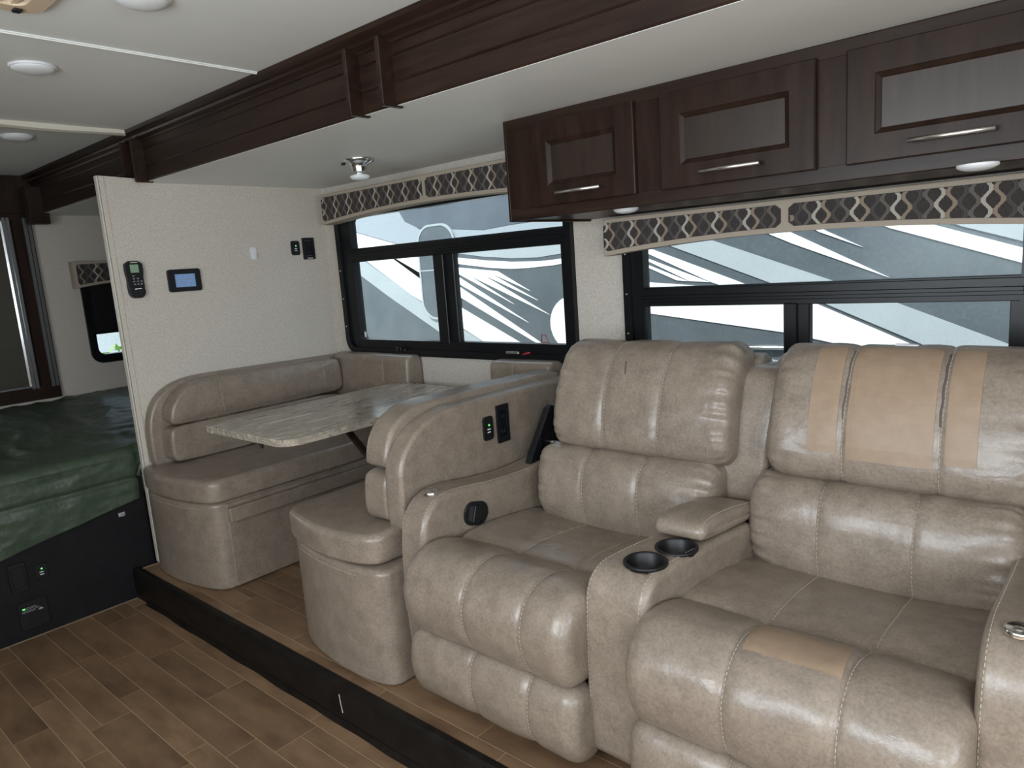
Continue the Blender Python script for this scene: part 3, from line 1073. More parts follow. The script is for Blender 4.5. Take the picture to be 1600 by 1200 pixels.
def bench(label, sgn, loc):
    """sgn = 1: bench against the partition, -1: its mirror image backing the recliners"""
    def X(x):
        return x if sgn > 0 else 2 * XM - x
    b = thing('dinette_bench', label, 'bench', loc)
    plan = [(X(x), y) for x, y in ((-3.578 if sgn > 0 else -3.548, 1.335), (-3.52, 1.290), (-3.41, 1.268), (-3.25, 1.270), (-3.11, 1.290), (-3.0, 1.322), (-2.962, 1.350), (-2.953, 1.378), (-2.953, 2.515), (-3.578 if sgn > 0 else -3.548, 2.515))]
    Pillow('base', plan, 'xy', S + 0.003, 0.556, 'leather_bench', b, endr=(0.012, 0.02), smooth=1, N=110)
    # front panel with a padded pull strip
    def bx(nm, x0, x1, *a, **k):
        xa, xb = sorted((X(x0), X(x1)))
        return box(nm, xa, xb, *a, **k)
    bx('front_panel', -2.965, -2.948, 1.392, 2.515, S + 0.008, 0.545, 'leather_bench', b, bev=0.006)
    bx('pull_strip', -2.95, -2.918, 1.392, 2.40, 0.462, 0.528, 'leather_bench', b, bev=0.007)
    cplan = [(X(x), y) for x, y in ((-3.570 if sgn > 0 else -3.50, 1.322 if sgn > 0 else 1.36), (-3.545 if sgn > 0 else -3.475, 1.290 if sgn > 0 else 1.305), (-3.42 if sgn > 0 else -3.38, 1.262 if sgn > 0 else 1.275), (-3.25, 1.262), (-3.10, 1.282), (-2.985, 1.315), (-2.945, 1.340), (-2.932, 1.385), (-2.930, 2.515), (-3.570 if sgn > 0 else -3.50, 2.515))]

    def crown(v):
        if v.z > 0.6:
            cx = X(-3.25)
            v.z += 0.022 * max(0, 1 - ((v.x - cx) / 0.34) ** 2) * min(1, max(0, (v.y - 1.25) / 0.15))
        return v
    c = Pillow('seat_cushion', cplan, 'xy', 0.560, 0.655, 'leather_bench', b, endr=(0.014, 0.022), smooth=2, N=130, amp=0.003, freq=6, deform=crown)
    # backrest: covered board and two pads
    dy = 0.0 if sgn > 0 else 0.062
    board = [(1.345 + dy, 0.575), (1.338 + dy, 0.80), (1.350 + dy, 0.89), (1.392 + dy, 0.975), (1.47 + dy, 1.030), (1.58 + dy, 1.056), (1.75, 1.054), (2.1, 1.048), (2.40, 1.042), (2.518, 1.040), (2.518, 0.575)]
    xo, xi, xq = (-3.576, -3.512, -3.408) if sgn > 0 else (-3.536, -3.450, -3.335)
    if sgn < 0:
        board = [(y, z - 0.03 if z > 0.9 else z) for y, z in board]
    xa, xb = sorted((X(xo), X(xi)))
    bd = Pillow('back_board', board, 'yz', xa, xb, 'leather_bench', b, endr=0.016, smooth=2, N=120)
    xa, xb = sorted((X(xi - 0.004), X(xq)))
    dy = -0.022 if sgn > 0 else -0.014
    up = [(1.435 + dy, 0.846), (1.428 + dy, 0.885), (1.445 + dy, 0.945), (1.485 + dy, 0.998), (1.55 + dy, 1.033), (1.64 + dy, 1.046), (2.0, 1.040), (2.34, 1.035), (2.392, 1.03), (2.396, 0.90), (2.392, 0.846), (2.2, 0.842), (1.6, 0.842)]
    p1 = Pillow('back_cushion_upper', up, 'yz', xa, xb, 'leather_bench', b, endr=0.017, smooth=2, N=120, amp=0.005, freq=5, cap=0.016)
    lo = [(1.432 + dy, 0.842), (1.415 + dy, 0.80), (1.412 + dy, 0.72), (1.425 + dy, 0.672), (1.47 + dy, 0.664), (2.0, 0.664), (2.39, 0.664), (2.396, 0.75), (2.392, 0.842), (2.0, 0.842), (1.6, 0.842)]
    p2 = Pillow('back_cushion_lower', lo, 'yz', xa, xb, 'leather_bench', b, endr=0.017, smooth=2, N=120, amp=0.003, freq=5, cap=0.010)
    return b, bd, p1, p2, c


b1 = bench('taupe leather dinette bench standing against the partition', 1, (-3.26, 1.9, S))
b2 = bench('taupe leather dinette bench backing onto the recliner sofa', -1, (-2.02, 1.9, S))


def face_stitch(parent, pts, r=0.0011, dash=0.007, gap=0.005, name='stitching'):
    """dashes along a polyline"""
    pts = [Vector(p) for p in pts]
    bm = bmesh.new()
    for a, b in zip(pts, pts[1:]):
        L = (b - a).length
        n = max(1, int(L / (dash + gap)))
        for k in range(n):
            u, w = k / n, (k + dash / (dash + gap)) / n
            bm_tube(bm, [a.lerp(b, u), a.lerp(b, w)], r, 4)
    return from_bm(name, bm, 'thread', parent)


# vertical seams of the pads, stitched
for (bb, bd, p1, p2, c), xs in ((b1, -3.394),):
    for yy in (1.66, 2.26):
        face_stitch(p1.obj, [(xs, yy, 1.015), (xs + 0.001, yy + 0.004, 0.93), (xs - 0.002, yy + 0.008, 0.865)], 0.0012)
    face_stitch(p2.obj, [(xs, 1.68, 0.82), (xs + 0.001, 1.68, 0.70)], 0.0012)

for (bb, bd, p1, p2, c), sg in ((b1, 1), (b2, -1)):
    pts = []
    for x, y in ((-3.50, 1.287), (-3.41, 1.2655), (-3.32, 1.264), (-3.22, 1.270), (-3.11, 1.2865), (-3.02, 1.310)):
        pts.append((x if sg > 0 else 2 * XM - x, y + 0.004, 0.532))
    face_stitch(bb, pts, 0.0009)

# window side bolsters
for lab, x0, x1, sx in (('square taupe bolster cushion on the window end of the partition bench', -3.495, -2.845, -3.05),
                        ('square taupe bolster cushion on the window end of the bench backing the recliners', -2.262, -1.90, -2.12)):
    bo = thing('bolster_cushion', lab, 'cushion', ((x0 + x1) / 2, 2.46, 0.675))
    pf = [(2.402, 0.69), (2.40, 0.72), (2.402, 1.02), (2.412, 1.046), (2.43, 1.055), (2.50, 1.055), (2.517, 1.045), (2.518, 0.72), (2.51, 0.678), (2.42, 0.678)]
    pb = Pillow('cover', pf, 'yz', x0, x1, 'leather_bench', bo, endr=0.02, smooth=1, N=90, seams=(sx,), gd=0.003, gw=0.008, amp=0.002)
    pb.stitch(sx + 0.004, (2.40, 0.72), (2.50, 1.055), (2.402, 1.0))

# table
tb = thing('dinette_table', 'marbled laminate dinette table between the two benches', 'table', (-2.70, 1.95, S))
slab('table_top', rrect(-2.922, -2.292, 1.332, 2.398, (0.01, 0.01, 0.03, 0.065), 8), 'xy', 0.890, 0.918, 'stone_laminate', tb, 0.004)
box('support_rail', -2.82, -2.40, 2.36, 2.395, 0.82, 0.889, 'espresso', tb, 0.004)
tube('leg', [(-2.40, 2.06, 0.89), (-2.40, 2.10, 0.5), (-2.40, 2.14, S)], 0.022, 'black_metal', tb)
slab('brace', [(-2.50, 0.889), (-2.475, 0.889), (-2.33, 0.775), (-2.33, 0.755)], 'xz', 1.70, 1.73, 'espresso', tb, 0.003, 1)
boxes('latch', [(-2.505, -2.475, 1.340, 1.358, 0.880, 0.891), (-2.486, -2.476, 1.338, 1.348, 0.868, 0.884)], 'black_plastic', tb, 0.002)

# outlets on the back of the bench: one face of the board at its outer x
XF = b2[1].a1
usb_outlet('black charger plate with a green light on the bench back beside the recliner', XF - 0.001, 1.802, 1.852, 0.868, 0.955)
power_outlet('black power outlet on the bench back beside the recliner', XF - 0.001, 1.876, 1.942, 0.842, 0.984)

# ------------------------------------------------------------------ recliner sofa
sf = thing('recliner_sofa', 'taupe leather two-seat recliner sofa with a cup holder console', 'sofa', (-0.9, 1.8, S))
boxes('base_frame', [(-1.60, -0.19, 1.42, 2.2, S + 0.03, 0.50)], 'rubber', sf)
for a, b in ((-1.56, 1.46), (-0.25, 1.46), (-1.56, 2.15), (-0.25, 2.15), (-0.92, 1.46)):
    lathe('foot', [(0, 0), (0.022, 0), (0.024, 0.03), (0.02, 0.034), (0, 0.034)], (a, b, S), 'rubber', sf, n=12)

ROLL = [(1.53, 0.628), (1.47, 0.655), (1.40, 0.672), (1.335, 0.668), (1.275, 0.63), (1.246, 0.56), (1.256, 0.48), (1.285, 0.420), (1.335, 0.402), (1.52, 0.42)]
REAR = [(1.50, 0.636), (1.56, 0.648), (1.66, 0.646), (1.80, 0.630), (1.93, 0.610), (1.98, 0.58), (1.98, 0.50), (1.50, 0.50)]
FOOT = [(1.40, 0.395), (1.32, 0.424), (1.276, 0.408), (1.256, 0.34), (1.262, 0.26), (1.295, 0.205), (1.35, 0.188), (1.40, 0.20)]
LUMB = [(2.02, 0.57), (1.91, 0.575), (1.868, 0.62), (1.848, 0.70), (1.862, 0.79), (1.895, 0.842), (1.955, 0.862), (2.06, 0.85), (2.10, 0.60)]
UPPR = [(1.985, 0.842), (1.925, 0.862), (1.905, 0.91), (1.918, 0.99), (1.948, 1.075), (1.99, 1.15), (2.04, 1.196), (2.10, 1.212), (2.17, 1.19), (2.215, 1.12), (2.20, 1.0), (2.13, 0.855)]
SHELL = [(2.02, 0.78), (2.06, 1.00), (2.11, 1.13), (2.16, 1.17), (2.23, 1.16), (2.26, 1.08), (2.26, 0.35), (2.10, 0.35), (2.02, 0.45)]


def seat(x0, x1, lx, ux, sm, um):
    xc = (x0 + x1) / 2

    def dip(v):
        v.z -= 0.012 * max(0, 1 - ((v.x - xc) / 0.3) ** 2)
        return v

    def belly(v):
        u = max(0, 1 - ((v.x - (lx[0] + lx[1]) / 2) / 0.31) ** 2)
        v.z -= 0.022 * u * max(0, min(1, (0.75 - v.z) / 0.15))
        v.y -= 0.012 * u
        return v

    def crownu(v):
        u = max(0, 1 - ((v.x - (ux[0] + ux[1]) / 2) / 0.33) ** 2)
        v.z -= 0.008 * u * (1 if v.z < 0.95 else 0) - 0.004 * u
        return v
    ft = Pillow('footrest', FOOT, 'yz', x0 - 0.006, x1 + 0.012, 'leather', sf, seams=sm, endr=0.045, amp=0.004)
    rs = Pillow('seat_cushion', REAR, 'yz', x0, x1, 'leather', sf, seams=sm, endr=0.03, amp=0.004, deform=dip, gd=0.004, gw=0.01)
    rl = Pillow('seat_front_roll', ROLL, 'yz', x0 - 0.004, x1 + 0.006, 'leather', sf, seams=sm, endr=0.05, amp=0.004, N=110)
    lb = Pillow('lumbar_cushion', LUMB, 'yz', lx[0], lx[1], 'leather', sf, seams=sm, endr=0.05, amp=0.006, deform=belly, N=150, gather=0.010)
    up = Pillow('head_cushion', UPPR, 'yz', ux[0], ux[1], 'leather', sf, seams=um, endr=0.05, amp=0.005, deform=crownu, N=160, gather=0.010)
    Pillow('back_shell', SHELL, 'yz', ux[0] - 0.045, ux[1] + 0.02, 'leather', sf, endr=0.02, N=70)
    for x in sm:
        ft.stitch(x + 0.005, (1.30, 0.42), (1.30, 0.205), (1.256, 0.33))
        rs.stitch(x + 0.005, (1.53, 0.645), (1.93, 0.61), (1.7, 0.642))
        rl.stitch(x + 0.005, (1.50, 0.64), (1.285, 0.42), (1.246, 0.56))
        lb.stitch(x + 0.005, (1.92, 0.85), (1.89, 0.59), (1.848, 0.70))
    for x in um:
        up.stitch(x + 0.005, (2.09, 1.21), (1.94, 0.86), (1.918, 0.99))
    return ft, rs, rl, lb, up


s1 = seat(-1.622, -1.005, (-1.575, -0.905), (-1.53, -0.872), (-1.36, -1.15), (-1.31, -1.105))
s2 = seat(-0.842, -0.168, (-0.80, -0.145), (-0.765, -0.095), (-0.60, -0.375), (-0.56, -0.335))

# glued-on repair patches of the second seat
hc = s2[4]
mid = (1.93, 1.03)
hc.patch('repair_patch', -0.645, -0.572, (1.908, 0.95), (2.055, 1.20), mid, 'patch', skew=0.008)
hc.patch('repair_patch', -0.547, -0.347, (1.905, 0.935), (2.06, 1.203), mid, 'patch', skew=0.005)
hc.patch('repair_patch', -0.322, -0.255, (1.908, 0.95), (2.058, 1.20), mid, 'patch', skew=0.004)
s2[2].patch('repair_patch', -0.588, -0.388, (1.452, 0.66), (1.335, 0.668), (1.40, 0.672), 'patch', skew=0.012, lift=0.0022)
# worn splits in the seams between the patches
for x, q0 in ((-0.56, 0.006), (-0.335, 0.009)):
    t0, t1 = hc.span((1.93, 1.03), (2.05, 1.195), (1.98, 1.13))
    bm = bmesh.new()
    bm_tube(bm, [hc.at(t0 + (t1 - t0) * k / 12, x + 0.0015 * math.sin(k * 1.7), 0.0005) for k in range(13)], q0 * 0.3, 6)
    from_bm('worn_seam', bm, 'seam_dark', hc.obj)
hc.patch('torn_spot', -0.470, -0.415, (2.082, 1.21), (2.098, 1.212), (2.09, 1.211), 'white_plastic', lift=0.003, nu=4, nv=8)
s1[4].patch('scuff_mark', -1.247, -1.242, (1.99, 1.15), (1.965, 1.11), (1.975, 1.13), 'seam_dark', lift=0.0006, nu=6, nv=2, skew=0.01)

# arms
ARM = [(1.366, S + 0.012), (1.352, 0.45), (1.358, 0.62), (1.372, 0.715), (1.412, 0.770), (1.475, 0.792), (1.56, 0.786), (1.70, 0.768), (1.85, 0.757), (2.0, 0.762), (2.13, 0.775), (2.20, 0.76), (2.21, 0.60), (2.21, S + 0.012)]
arm_l = Pillow('arm', ARM, 'yz', -1.728, -1.618, 'leather', sf, endr=0.020, smooth=1, N=150, amp=0.002)
arm_r = Pillow('arm', ARM, 'yz', -0.172, -0.035, 'leather', sf, endr=0.020, smooth=1, N=150, amp=0.002)
for a, edges in ((arm_l, (-1.632, -1.716)), (arm_r, (-0.160, -0.047))):
    for x in edges:
        a.stitch(x, (1.36, 0.25), (2.05, 0.768), (1.475, 0.792), r=0.0008)
for x, y, nm in ((-1.672, 1.462, 'l'), (-0.118, 1.452, 'r')):
    bt = lathe('control_button', [(0, 0.004), (0.020, 0.004), (0.0225, 0.0055), (0.0235, 0.004), (0.0245, 0.0), (0.0245, -0.004)], (x, y, 0.789), 'chrome', sf, (0, -0.05, 1))
    lathe('button_centre', [(0, 0.0062), (0.004, 0.0058), (0.009, 0.005), (0.010, 0.0035)], (x, y, 0.789), 'brushed', bt, (0, -0.05, 1), 16)
# recliner pull handle in the inner face of the arm
rot = Matrix.Rotation(math.radians(-14), 3, 'X')
hx = -1.618
ho = [(Vector((0, y, z))) for y, z in rrect(-0.056, 0.056, -0.040, 0.040, 0.036, 6)]


def on_arm(pts, c=(1.602, 0.684)):
    return [((rot @ p).y + c[0], (rot @ p).z + c[1]) for p in pts]


cup = slab('release_cup', on_arm(ho), 'yz', hx - 0.004, hx + 0.007, 'black_plastic', sf, 0.003)
slab('release_cup_recess', on_arm([Vector((0, y, z)) for y, z in rrect(-0.038, 0.0, -0.026, 0.026, 0.012, 4)]), 'yz', hx + 0.006, hx + 0.0076, 'rubber', cup)
slab('release_lever', on_arm([Vector((0, y, z)) for y, z in ((-0.022, -0.026), (0.008, -0.026), (0.014, -0.012), (0.034, -0.010), (0.034, 0.010), (0.014, 0.012), (0.008, 0.026), (-0.018, 0.026))]), 'yz', hx + 0.006, hx + 0.016, 'black_plastic', cup, 0.003)

# console between the seats, a little narrower towards the back
CONS = [(1.352, S + 0.012), (1.346, 0.45), (1.350, 0.62), (1.364, 0.690), (1.400, 0.727), (1.45, 0.735), (1.60, 0.734), (1.75, 0.728), (1.92, 0.715), (1.95, 0.65), (1.95, S + 0.012)]


def wedge(v):
    t = max(0.0, min(1.0, (v.y - 1.36) / 0.5))
    c = -0.921 + 0.062 * t
    h = 1.0 - 0.20 * t
    v.x = c + (v.x + 0.921) * h
    return v


co = Pillow('console', CONS, 'yz', -1.012, -0.830, 'leather', sf, endr=0.022, smooth=1, N=140, amp=0.002, deform=wedge)
for x in (-0.996, -0.848):
    co.stitch(x, (1.346, 0.22), (1.62, 0.734), (1.41, 0.73), r=0.0008)
PAD = [(1.632, 0.738), (1.628, 0.765), (1.645, 0.785), (1.70, 0.795), (1.80, 0.790), (1.90, 0.772), (1.96, 0.75), (1.97, 0.72), (1.85, 0.722), (1.70, 0.732)]
pd = Pillow('armrest_pad', PAD, 'yz', -1.005, -0.835, 'leather', co.obj, endr=0.022, smooth=2, N=80, deform=wedge, amp=0.003)
pd.stitch(-0.850, (1.65, 0.787), (1.90, 0.772), (1.75, 0.793))
def bore(o, cx, cy, z0, z1, r):
    bmx = bmesh.new()
    bmesh.ops.create_cone(bmx, cap_ends=True, segments=40, radius1=r * 0.9, radius2=r, depth=z1 - z0, matrix=Matrix.Translation((cx, cy, (z0 + z1) / 2)))
    me = bpy.data.meshes.new('cutter')
    bmx.to_mesh(me)
    bmx.free()
    cu = bpy.data.objects.new('cutter', me)
    COL.objects.link(cu)
    md = o.modifiers.new('bore', 'BOOLEAN')
    md.object = cu
    md.operation = 'DIFFERENCE'
    md.solver = 'EXACT'
    bpy.context.view_layer.update()
    dg = bpy.context.evaluated_depsgraph_get()
    new = bpy.data.meshes.new_from_object(o.evaluated_get(dg))
    o.modifiers.clear()
    o.data = new
    bpy.data.objects.remove(cu)


for cx, cy in ((-0.886, 1.462), (-0.863, 1.580)):
    bore(co.obj, cx, cy, 0.655, 0.78, 0.050)
    lathe('cup_holder', [(0.0, -0.074), (0.043, -0.074), (0.0475, 0.001), (0.0495, 0.0045), (0.053, 0.0055), (0.0565, 0.003), (0.0565, -0.003), (0.0495, -0.004), (0.046, -0.077), (0.0, -0.077)], (cx, cy, 0.7355), 'black_plastic', co.obj, n=40)
# upright between the two backs
COLM = [(1.985, 0.66), (1.985, 0.80), (2.005, 0.95), (2.035, 1.06), (2.07, 1.125), (2.13, 1.142), (2.24, 1.135), (2.26, 1.05), (2.26, 0.40), (2.05, 0.40), (1.99, 0.5)]
cl = Pillow('centre_upright', COLM, 'yz', -0.945, -0.770, 'leather', sf, endr=0.02, N=90, amp=0.002,
            deform=lambda v: Vector((v.x + 0.10 * (v.z - 1.0), v.y, v.z)))
cl.stitch(-0.788, (1.985, 0.72), (2.10, 1.135), (2.005, 0.95))
# folded back lock beside the left back
slab('back_lock_cover', [(1.90, 0.70), (1.955, 0.79), (2.065, 0.945), (2.085, 0.955), (2.135, 0.938), (2.14, 0.90), (2.12, 0.70)], 'yz', -1.675, -1.645, 'black_plastic', sf, 0.006)
boxes('back_lock_rib', [(-1.646, -1.640, 2.00, 2.012, 0.78, 0.86), (-1.646, -1.640, 2.03, 2.10, 0.868, 0.874)], 'black_metal', sf)
tube('back_lock_pin', [(-1.675, 2.055, 0.822), (-1.60, 2.055, 0.818)], 0.006, 'brushed', sf)

# ------------------------------------------------------------------ bed end
bed = thing('bed', 'black panelled bed base with a mattress at the end of the aisle', 'bed', (-4.4, 1.3, 0.0))
boxes('base_panel', [(-3.665, -3.632, -0.4, 1.318, 0.0, 0.60), (XB + 0.002, -3.665, -0.4, 2.50, 0.0, 0.50)], 'bed_black', bed, 0.002)
box('mattress', XB + 0.01, -3.68, -0.35, 2.48, 0.50, 0.70, 'white_plastic', bed, 0.04)
# quilt: draped sheet with folds
bm = bmesh.new()
NY, NX = 150, 150
y0q, y1q = -0.38, 2.45
g = []
for i in range(NY + 1):
    y = y0q + (y1q - y0q) * i / NY
    hem = 0.375 + 0.135 * max(0, min(1.2, (y - 0.6) / 0.75)) if y > 0.6 else 0.375
    if y > 1.315:
        hem = 0.60
    front = -3.598 if y < 1.295 else -3.630
    rowv = []
    topw = abs(front - 0.05 - (XB + 0.015))
    dropw = 0.745 - hem
    for j in range(NX + 1):
        t = j / NX
        if t < 0.62:
            u = t / 0.62
            x = XB + 0.015 + topw * u
            z = 0.832 - 0.074 * u ** 1.3
            q = Vector((x * 1.9, y * 3.4, 0))
            w = noise.noise(q) * 0.022 - 0.030 * abs(noise.noise(Vector((x * 3.2 + 0.8 * y, y * 6.5 - x, 3)))) - 0.016 * abs(noise.noise(Vector((x * 9 - y * 2, y * 13, 9)))) + 0.018
            z += w * min(1, (1 - u) * 8)
        elif t < 0.70:
            a = (t - 0.62) / 0.08 * math.pi / 2
            x = front - 0.05 + 0.05 * math.sin(a)
            z = 0.758 - 0.05 + 0.05 * math.cos(a)
        else:
            u = (t - 0.70) / 0.30
            z = 0.708 - (0.708 - hem) * u
            fold = 0.014 * math.exp(-((z - 0.60) / 0.014) ** 2)
            x = front - fold - 0.012 * abs(noise.noise(Vector((y * 4, z * 11, 7)))) - 0.006 * abs(noise.noise(Vector((y * 11, z * 20, 1))))
        rowv.append(bm.verts.new((x, y, z)))
    g.append(rowv)
for i in range(NY):
    for j in range(NX):
        bm.faces.new((g[i][j], g[i + 1][j], g[i + 1][j + 1], g[i][j + 1]))
qo = from_bm('quilt', bm, 'quilt', None, True)
tag(qo, 'dark green crumpled quilt draped over the bed edge', 'quilt')
so = qo.modifiers.new('thickness', 'SOLIDIFY')
so.thickness = 0.006
so.offset = -1

bx_ = -3.632
sw = thing('rocker_switch_plate', 'blank black switch plate on the bed base', 'switch', (bx_, 0.745, 0.225))
slab('plate', rrect(0.712, 0.780, 0.222, 0.355, 0.004, 2), 'yz', bx_, bx_ + 0.008, 'black_plastic', sw, 0.003, 1)
box('rocker', bx_ + 0.006, bx_ + 0.012, 0.722, 0.770, 0.240, 0.338, 'black_plastic', sw, 0.002, 1)
usb_outlet('black charger plate with a green light on the bed base', bx_, 0.812, 0.858, 0.252, 0.322)
cp = thing('monitor_plate', 'square black monitor plate with a green light and grey print on the bed base', 'monitor', (bx_, 0.775, 0.04))
slab('plate', rrect(0.722, 0.836, 0.040, 0.172, 0.005, 2), 'yz', bx_, bx_ + 0.007, 'black_plastic', cp, 0.002, 1)
box('led', bx_ + 0.006, bx_ + 0.0085, 0.738, 0.748, 0.138, 0.143, 'led_green', cp)
boxes('print', [(bx_ + 0.0068, bx_ + 0.0074, 0.752, 0.790, 0.142, 0.1435), (bx_ + 0.0068, bx_ + 0.0074, 0.752, 0.798, 0.1365, 0.138),
                (bx_ + 0.0068, bx_ + 0.0074, 0.735, 0.805, 0.129, 0.1305), (bx_ + 0.0068, bx_ + 0.0074, 0.735, 0.785, 0.123, 0.1245)], 'grey_print', cp)
slab('print', [(0.795, 0.118), (0.817, 0.118), (0.808, 0.128), (0.802, 0.124)], 'yz', bx_ + 0.0068, bx_ + 0.0075, 'grey_print', cp)
bk = thing('corner_bracket', 'small clear bracket on the bed base under the quilt hem', 'bracket', (bx_, 1.20, 0.43))
boxes('bracket', [(bx_, bx_ + 0.006, 1.185, 1.215, 0.425, 0.445), (bx_, bx_ + 0.02, 1.195, 1.205, 0.428, 0.438)], 'grey_print', bk, 0.002)

# mirrored wardrobe door beyond the bed
wd = thing('mirrored_wardrobe', 'dark wardrobe with mirrored doors and metal edge strips beyond the bed', 'wardrobe', (-5.15, 1.0, 0.84))
xw = XB + 0.05
boxes('frame', [(XB + 0.001, xw, 1.375, 1.478, 0.858, 2.005), (XB + 0.001, xw, 0.3, 1.38, 0.858, 0.945), (XB + 0.001, xw, 0.3, 1.38, 1.96, 2.005), (XB + 0.001, xw, 0.3, 0.36, 0.94, 1.965), (XB + 0.001, xw, 0.3, 1.515, 2.003, 2.228)], 'espresso', wd, 0.003)
box('mirror', XB + 0.012, XB + 0.030, 0.36, 1.345, 0.945, 1.96, 'mirror', wd)
for ya, yb in ((1.455, 1.472), (1.430, 1.450), (1.345, 1.362), (1.322, 1.340)):
    boxes('edge_strip', [(xw - 0.004 if ya > 1.4 else XB + 0.028, xw + 0.006, ya, yb, 0.93, 1.98)], 'strip_metal', wd, 0.002)
boxes('track', [(XB + 0.028, xw + 0.004, 0.36, 1.36, 0.942, 0.952)], 'strip_metal', wd)

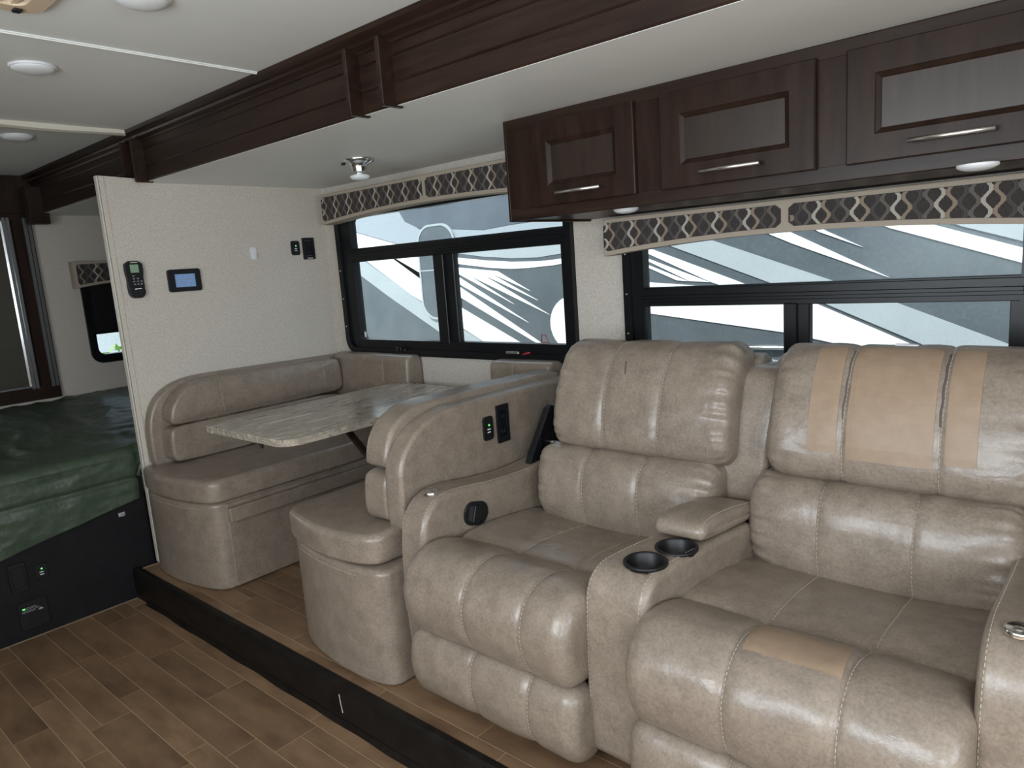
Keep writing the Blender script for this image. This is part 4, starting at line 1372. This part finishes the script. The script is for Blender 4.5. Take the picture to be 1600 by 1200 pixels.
# ------------------------------------------------------------------ outside
struct(box('ground', -40, 30, -30, 40, -1.02, -0.95, 'concrete'), 'pale concrete lot outside')
rv = thing('parked_motorhome', 'white and grey motorhome with swoosh graphics parked outside the windows', 'motorhome', (-3.0, 5.5, -0.95))
YN = 4.3
box('body', -9.5, 3.5, YN, YN + 2.4, -0.55, 2.75, 'rv_grey', rv, 0.08, 3)
for wx in (-7.0, -6.0, 1.6):
    lathe('wheel', [(0, 0), (0.30, 0), (0.33, -0.02), (0.44, -0.02), (0.46, 0.02), (0.46, 0.24), (0, 0.24)], (wx, YN + 0.02, -0.49), 'rubber', rv, (0, 1, 0), 28)
DECALS = [
    ('rv_pale_blue', [(-5.763, 2.041), (-5.9, 2.3), (-4.9, 2.3), (-5.005, 2.025), (-4.753, 1.840), (-4.276, 1.798), (-4.284, 1.66), (-4.787, 1.67), (-5.067, 1.740), (-5.784, 1.925)]),
    ('rv_blue', [(-5.005, 2.031), (-4.95, 2.4), (-4.209, 2.4), (-4.239, 1.795), (-4.752, 1.849), (-4.926, 1.921)]),
    ('rv_blue', [(-4.361, 2.4), (-2.6, 2.4), (-2.6, 1.81), (-3.052, 1.801), (-3.684, 1.790), (-3.978, 1.774), (-4.338, 1.808), (-4.389, 1.822)]),
    ('rv_pale_blue', [(-4.345, 1.806), (-3.979, 1.770), (-3.685, 1.786), (-3.052, 1.797), (-2.6, 1.8), (-2.6, 1.66), (-4.361, 1.66)]),
    ('rv_white', [(-5.722, 1.902), (-4.994, 1.714), (-4.750, 1.600), (-4.761, 1.453), (-5.155, 1.614), (-5.30, 1.70), (-5.126, 1.609), (-4.768, 1.401), (-4.754, 1.194), (-4.943, 1.283), (-5.544, 1.618), (-5.753, 1.725)]),
    ('rv_light', [(-5.780, 1.700), (-5.546, 1.607), (-4.752, 1.179), (-4.434, 1.037), (-4.391, 0.832), (-4.554, 0.915), (-5.258, 1.271), (-5.804, 1.568)]),
    ('rv_light', [(-4.379, 1.618), (-4.001, 1.560), (-3.709, 1.532), (-3.448, 1.522), (-3.121, 1.545), (-2.7, 1.60), (-2.7, 1.66), (-4.373, 1.666)]),
    ('rv_white', [(-4.383, 1.580), (-4.301, 1.570), (-4.004, 1.532), (-3.711, 1.504), (-3.450, 1.493), (-3.284, 1.497), (-3.123, 1.509), (-2.9, 1.535), (-2.9, 1.50), (-3.126, 1.473), (-3.286, 1.457), (-3.539, 1.448), (-3.716, 1.449), (-3.931, 1.467), (-4.296, 1.517), (-4.389, 1.532)]),
    ('rv_white', [(-4.410, 1.501), (-4.304, 1.488), (-3.863, 1.438), (-3.537, 1.271), (-3.949, 1.428), (-3.465, 1.196), (-4.038, 1.421), (-3.362, 1.086), (-4.187, 1.419), (-3.712, 1.172), (-4.310, 1.436), (-4.412, 1.487)]),
    ('rv_white', [(-4.415, 1.463), (-4.308, 1.410), (-3.576, 1.025), (-4.307, 1.349), (-4.422, 1.402)]),
    ('rv_white', [(-4.424, 1.390), (-4.301, 1.325), (-3.337, 0.799), (-3.393, 0.797), (-3.474, 0.849), (-4.294, 1.233), (-4.436, 1.292)]),
    ('rv_white', [(-4.445, 1.218), (-4.312, 1.154), (-3.636, 0.848), (-3.537, 0.799), (-3.904, 0.788), (-4.066, 0.863), (-4.332, 0.988), (-4.466, 1.044)]),
    ('rv_light', [(-4.468, 1.032), (-4.333, 0.976), (-3.934, 0.800), (-4.498, 0.785)]),
    ('rv_white', [(-2.605, 1.565), (-2.488, 1.525), (-2.451, 1.518), (-1.807, 1.263), (-1.686, 1.210), (-1.861, 1.215), (-1.988, 1.269), (-2.044, 1.288), (-2.505, 1.501), (-2.606, 1.542)]),
    ('rv_white', [(-2.607, 1.504), (-2.506, 1.466), (-2.049, 1.286), (-2.189, 1.298), (-2.507, 1.451), (-2.608, 1.490)]),
    ('rv_white', [(-2.610, 1.462), (-2.508, 1.424), (-2.199, 1.298), (-2.279, 1.306), (-2.509, 1.408), (-2.610, 1.445)]),
    ('rv_white', [(-2.617, 1.311), (-2.513, 1.302), (-2.170, 1.270), (-1.565, 1.190), (-1.361, 1.121), (-1.360, 0.923), (-1.566, 0.967), (-2.512, 1.092), (-2.627, 1.105)]),
    ('rv_light', [(-2.433, 1.576), (-2.296, 1.524), (-1.664, 1.271), (-1.560, 1.232), (-1.211, 1.229), (-1.315, 1.274), (-2.001, 1.538), (-2.132, 1.585)]),
    ('rv_white', [(-1.767, 1.606), (-1.641, 1.548), (-1.519, 1.490), (-1.005, 1.274), (-1.518, 1.549), (-1.599, 1.592)]),
    ('rv_white', [(-1.436, 1.588), (-1.372, 1.547), (-1.142, 1.447), (-1.329, 1.546), (-1.388, 1.584)]),
    ('rv_white', [(-1.129, 1.596), (-1.006, 1.538), (-0.414, 1.322), (-0.294, 1.280), (-0.297, 1.348), (-0.417, 1.395), (-0.789, 1.533), (-0.883, 1.574)]),
    ('rv_light', [(-0.770, 1.563), (-0.677, 1.520), (-0.419, 1.427), (-0.299, 1.382), (-0.305, 1.521)]),
    ('rv_white', [(-1.470, 1.174), (-1.396, 1.141), (-0.765, 0.853), (-0.697, 0.821), (-0.831, 0.800), (-1.045, 0.857), (-1.416, 0.936), (-1.470, 0.946)]),
    ('rv_light', [(-1.437, 1.186), (-1.339, 1.138), (-0.712, 0.855), (-0.633, 0.820), (-0.330, 0.824), (-0.332, 0.867), (-0.460, 0.922), (-0.985, 1.144), (-1.079, 1.182)]),
    ('rv_light', [(-1.868, 0.834), (-1.805, 0.824), (-1.567, 0.787), (-1.360, 0.758), (-1.360, 0.721), (-1.869, 0.758)]),
]
for k, (mt_, poly) in enumerate(DECALS):
    slab('graphic_stripe', poly, 'xz', YN - 0.0015 - 0.0003 * k, YN + 0.001, mt_, rv)
slab('graphic_disc', [(-3.130 + 0.222 * math.cos(a), 1.015 + 0.21 * math.sin(a)) for a in [2 * math.pi * k / 48 for k in range(48)]], 'xz', YN - 0.0105, YN + 0.001, 'rv_white', rv)
wnd = ring('side_window_frame', rrect(-4.775, -4.305, 1.052, 1.868, 0.17, 10), rrect(-4.755, -4.325, 1.07, 1.85, 0.152, 10), 'xz', YN - 0.020, YN + 0.001, 'rv_light', rv, 0.003)
slab('side_window_glass', rrect(-4.757, -4.323, 1.068, 1.852, 0.154, 10), 'xz', YN - 0.016, YN + 0.001, 'rv_window', rv)
box('side_window_bar', -4.757, -4.323, YN - 0.019, YN - 0.012, 1.475, 1.485, 'rv_light', rv)
tube('grab_rail', [(-1.86, YN - 0.002, 0.842), (-1.85, YN - 0.02, 0.862), (-1.81, YN - 0.02, 0.872), (-1.2, YN - 0.02, 0.876)], 0.012, 'chrome', rv)

# neighbours seen through the bedroom window
tr_ = thing('parked_trailer', 'white trailer parked beyond the bedroom window', 'trailer', (-12.0, 4.0, -0.95))
box('body', -13.5, -11.0, 1.0, 9.0, -0.5, 2.6, 'rv_white', tr_, 0.06)
for wy in (3.0, 6.5):
    lathe('wheel', [(0, 0), (0.3, 0), (0.33, 0.02), (0.44, 0.02), (0.46, -0.02), (0.46, -0.24), (0, -0.24)], (-10.98, wy, -0.49), 'rubber', tr_, (1, 0, 0), 24)
sb = thing('shrub', 'bright green shrub outside the bedroom window', 'shrub', (-8.3, 3.15, -0.95))
bm = bmesh.new()
random.seed(9)
for k in range(900):
    d = Vector((random.gauss(0, 1), random.gauss(0, 1), random.gauss(0, 1))).normalized() * random.uniform(0.5, 1.0)
    c = Vector((-8.3, 3.15, 0.05)) + Vector((d.x * 0.55, d.y * 0.55, d.z * 1.0))
    a = Vector((random.gauss(0, 1), random.gauss(0, 1), random.gauss(0, 1))).normalized() * 0.07
    b = a.orthogonal().normalized() * 0.03
    bm.faces.new([bm.verts.new(p) for p in (c - a, c + b, c + a, c - b)])
lf = from_bm('foliage', bm, 'leaf', sb)
lf['kind'] = 'stuff'
tube('stem', [(-8.3, 3.15, -0.95), (-8.28, 3.15, -0.3), (-8.3, 3.16, 0.3)], 0.04, 'bark', sb)
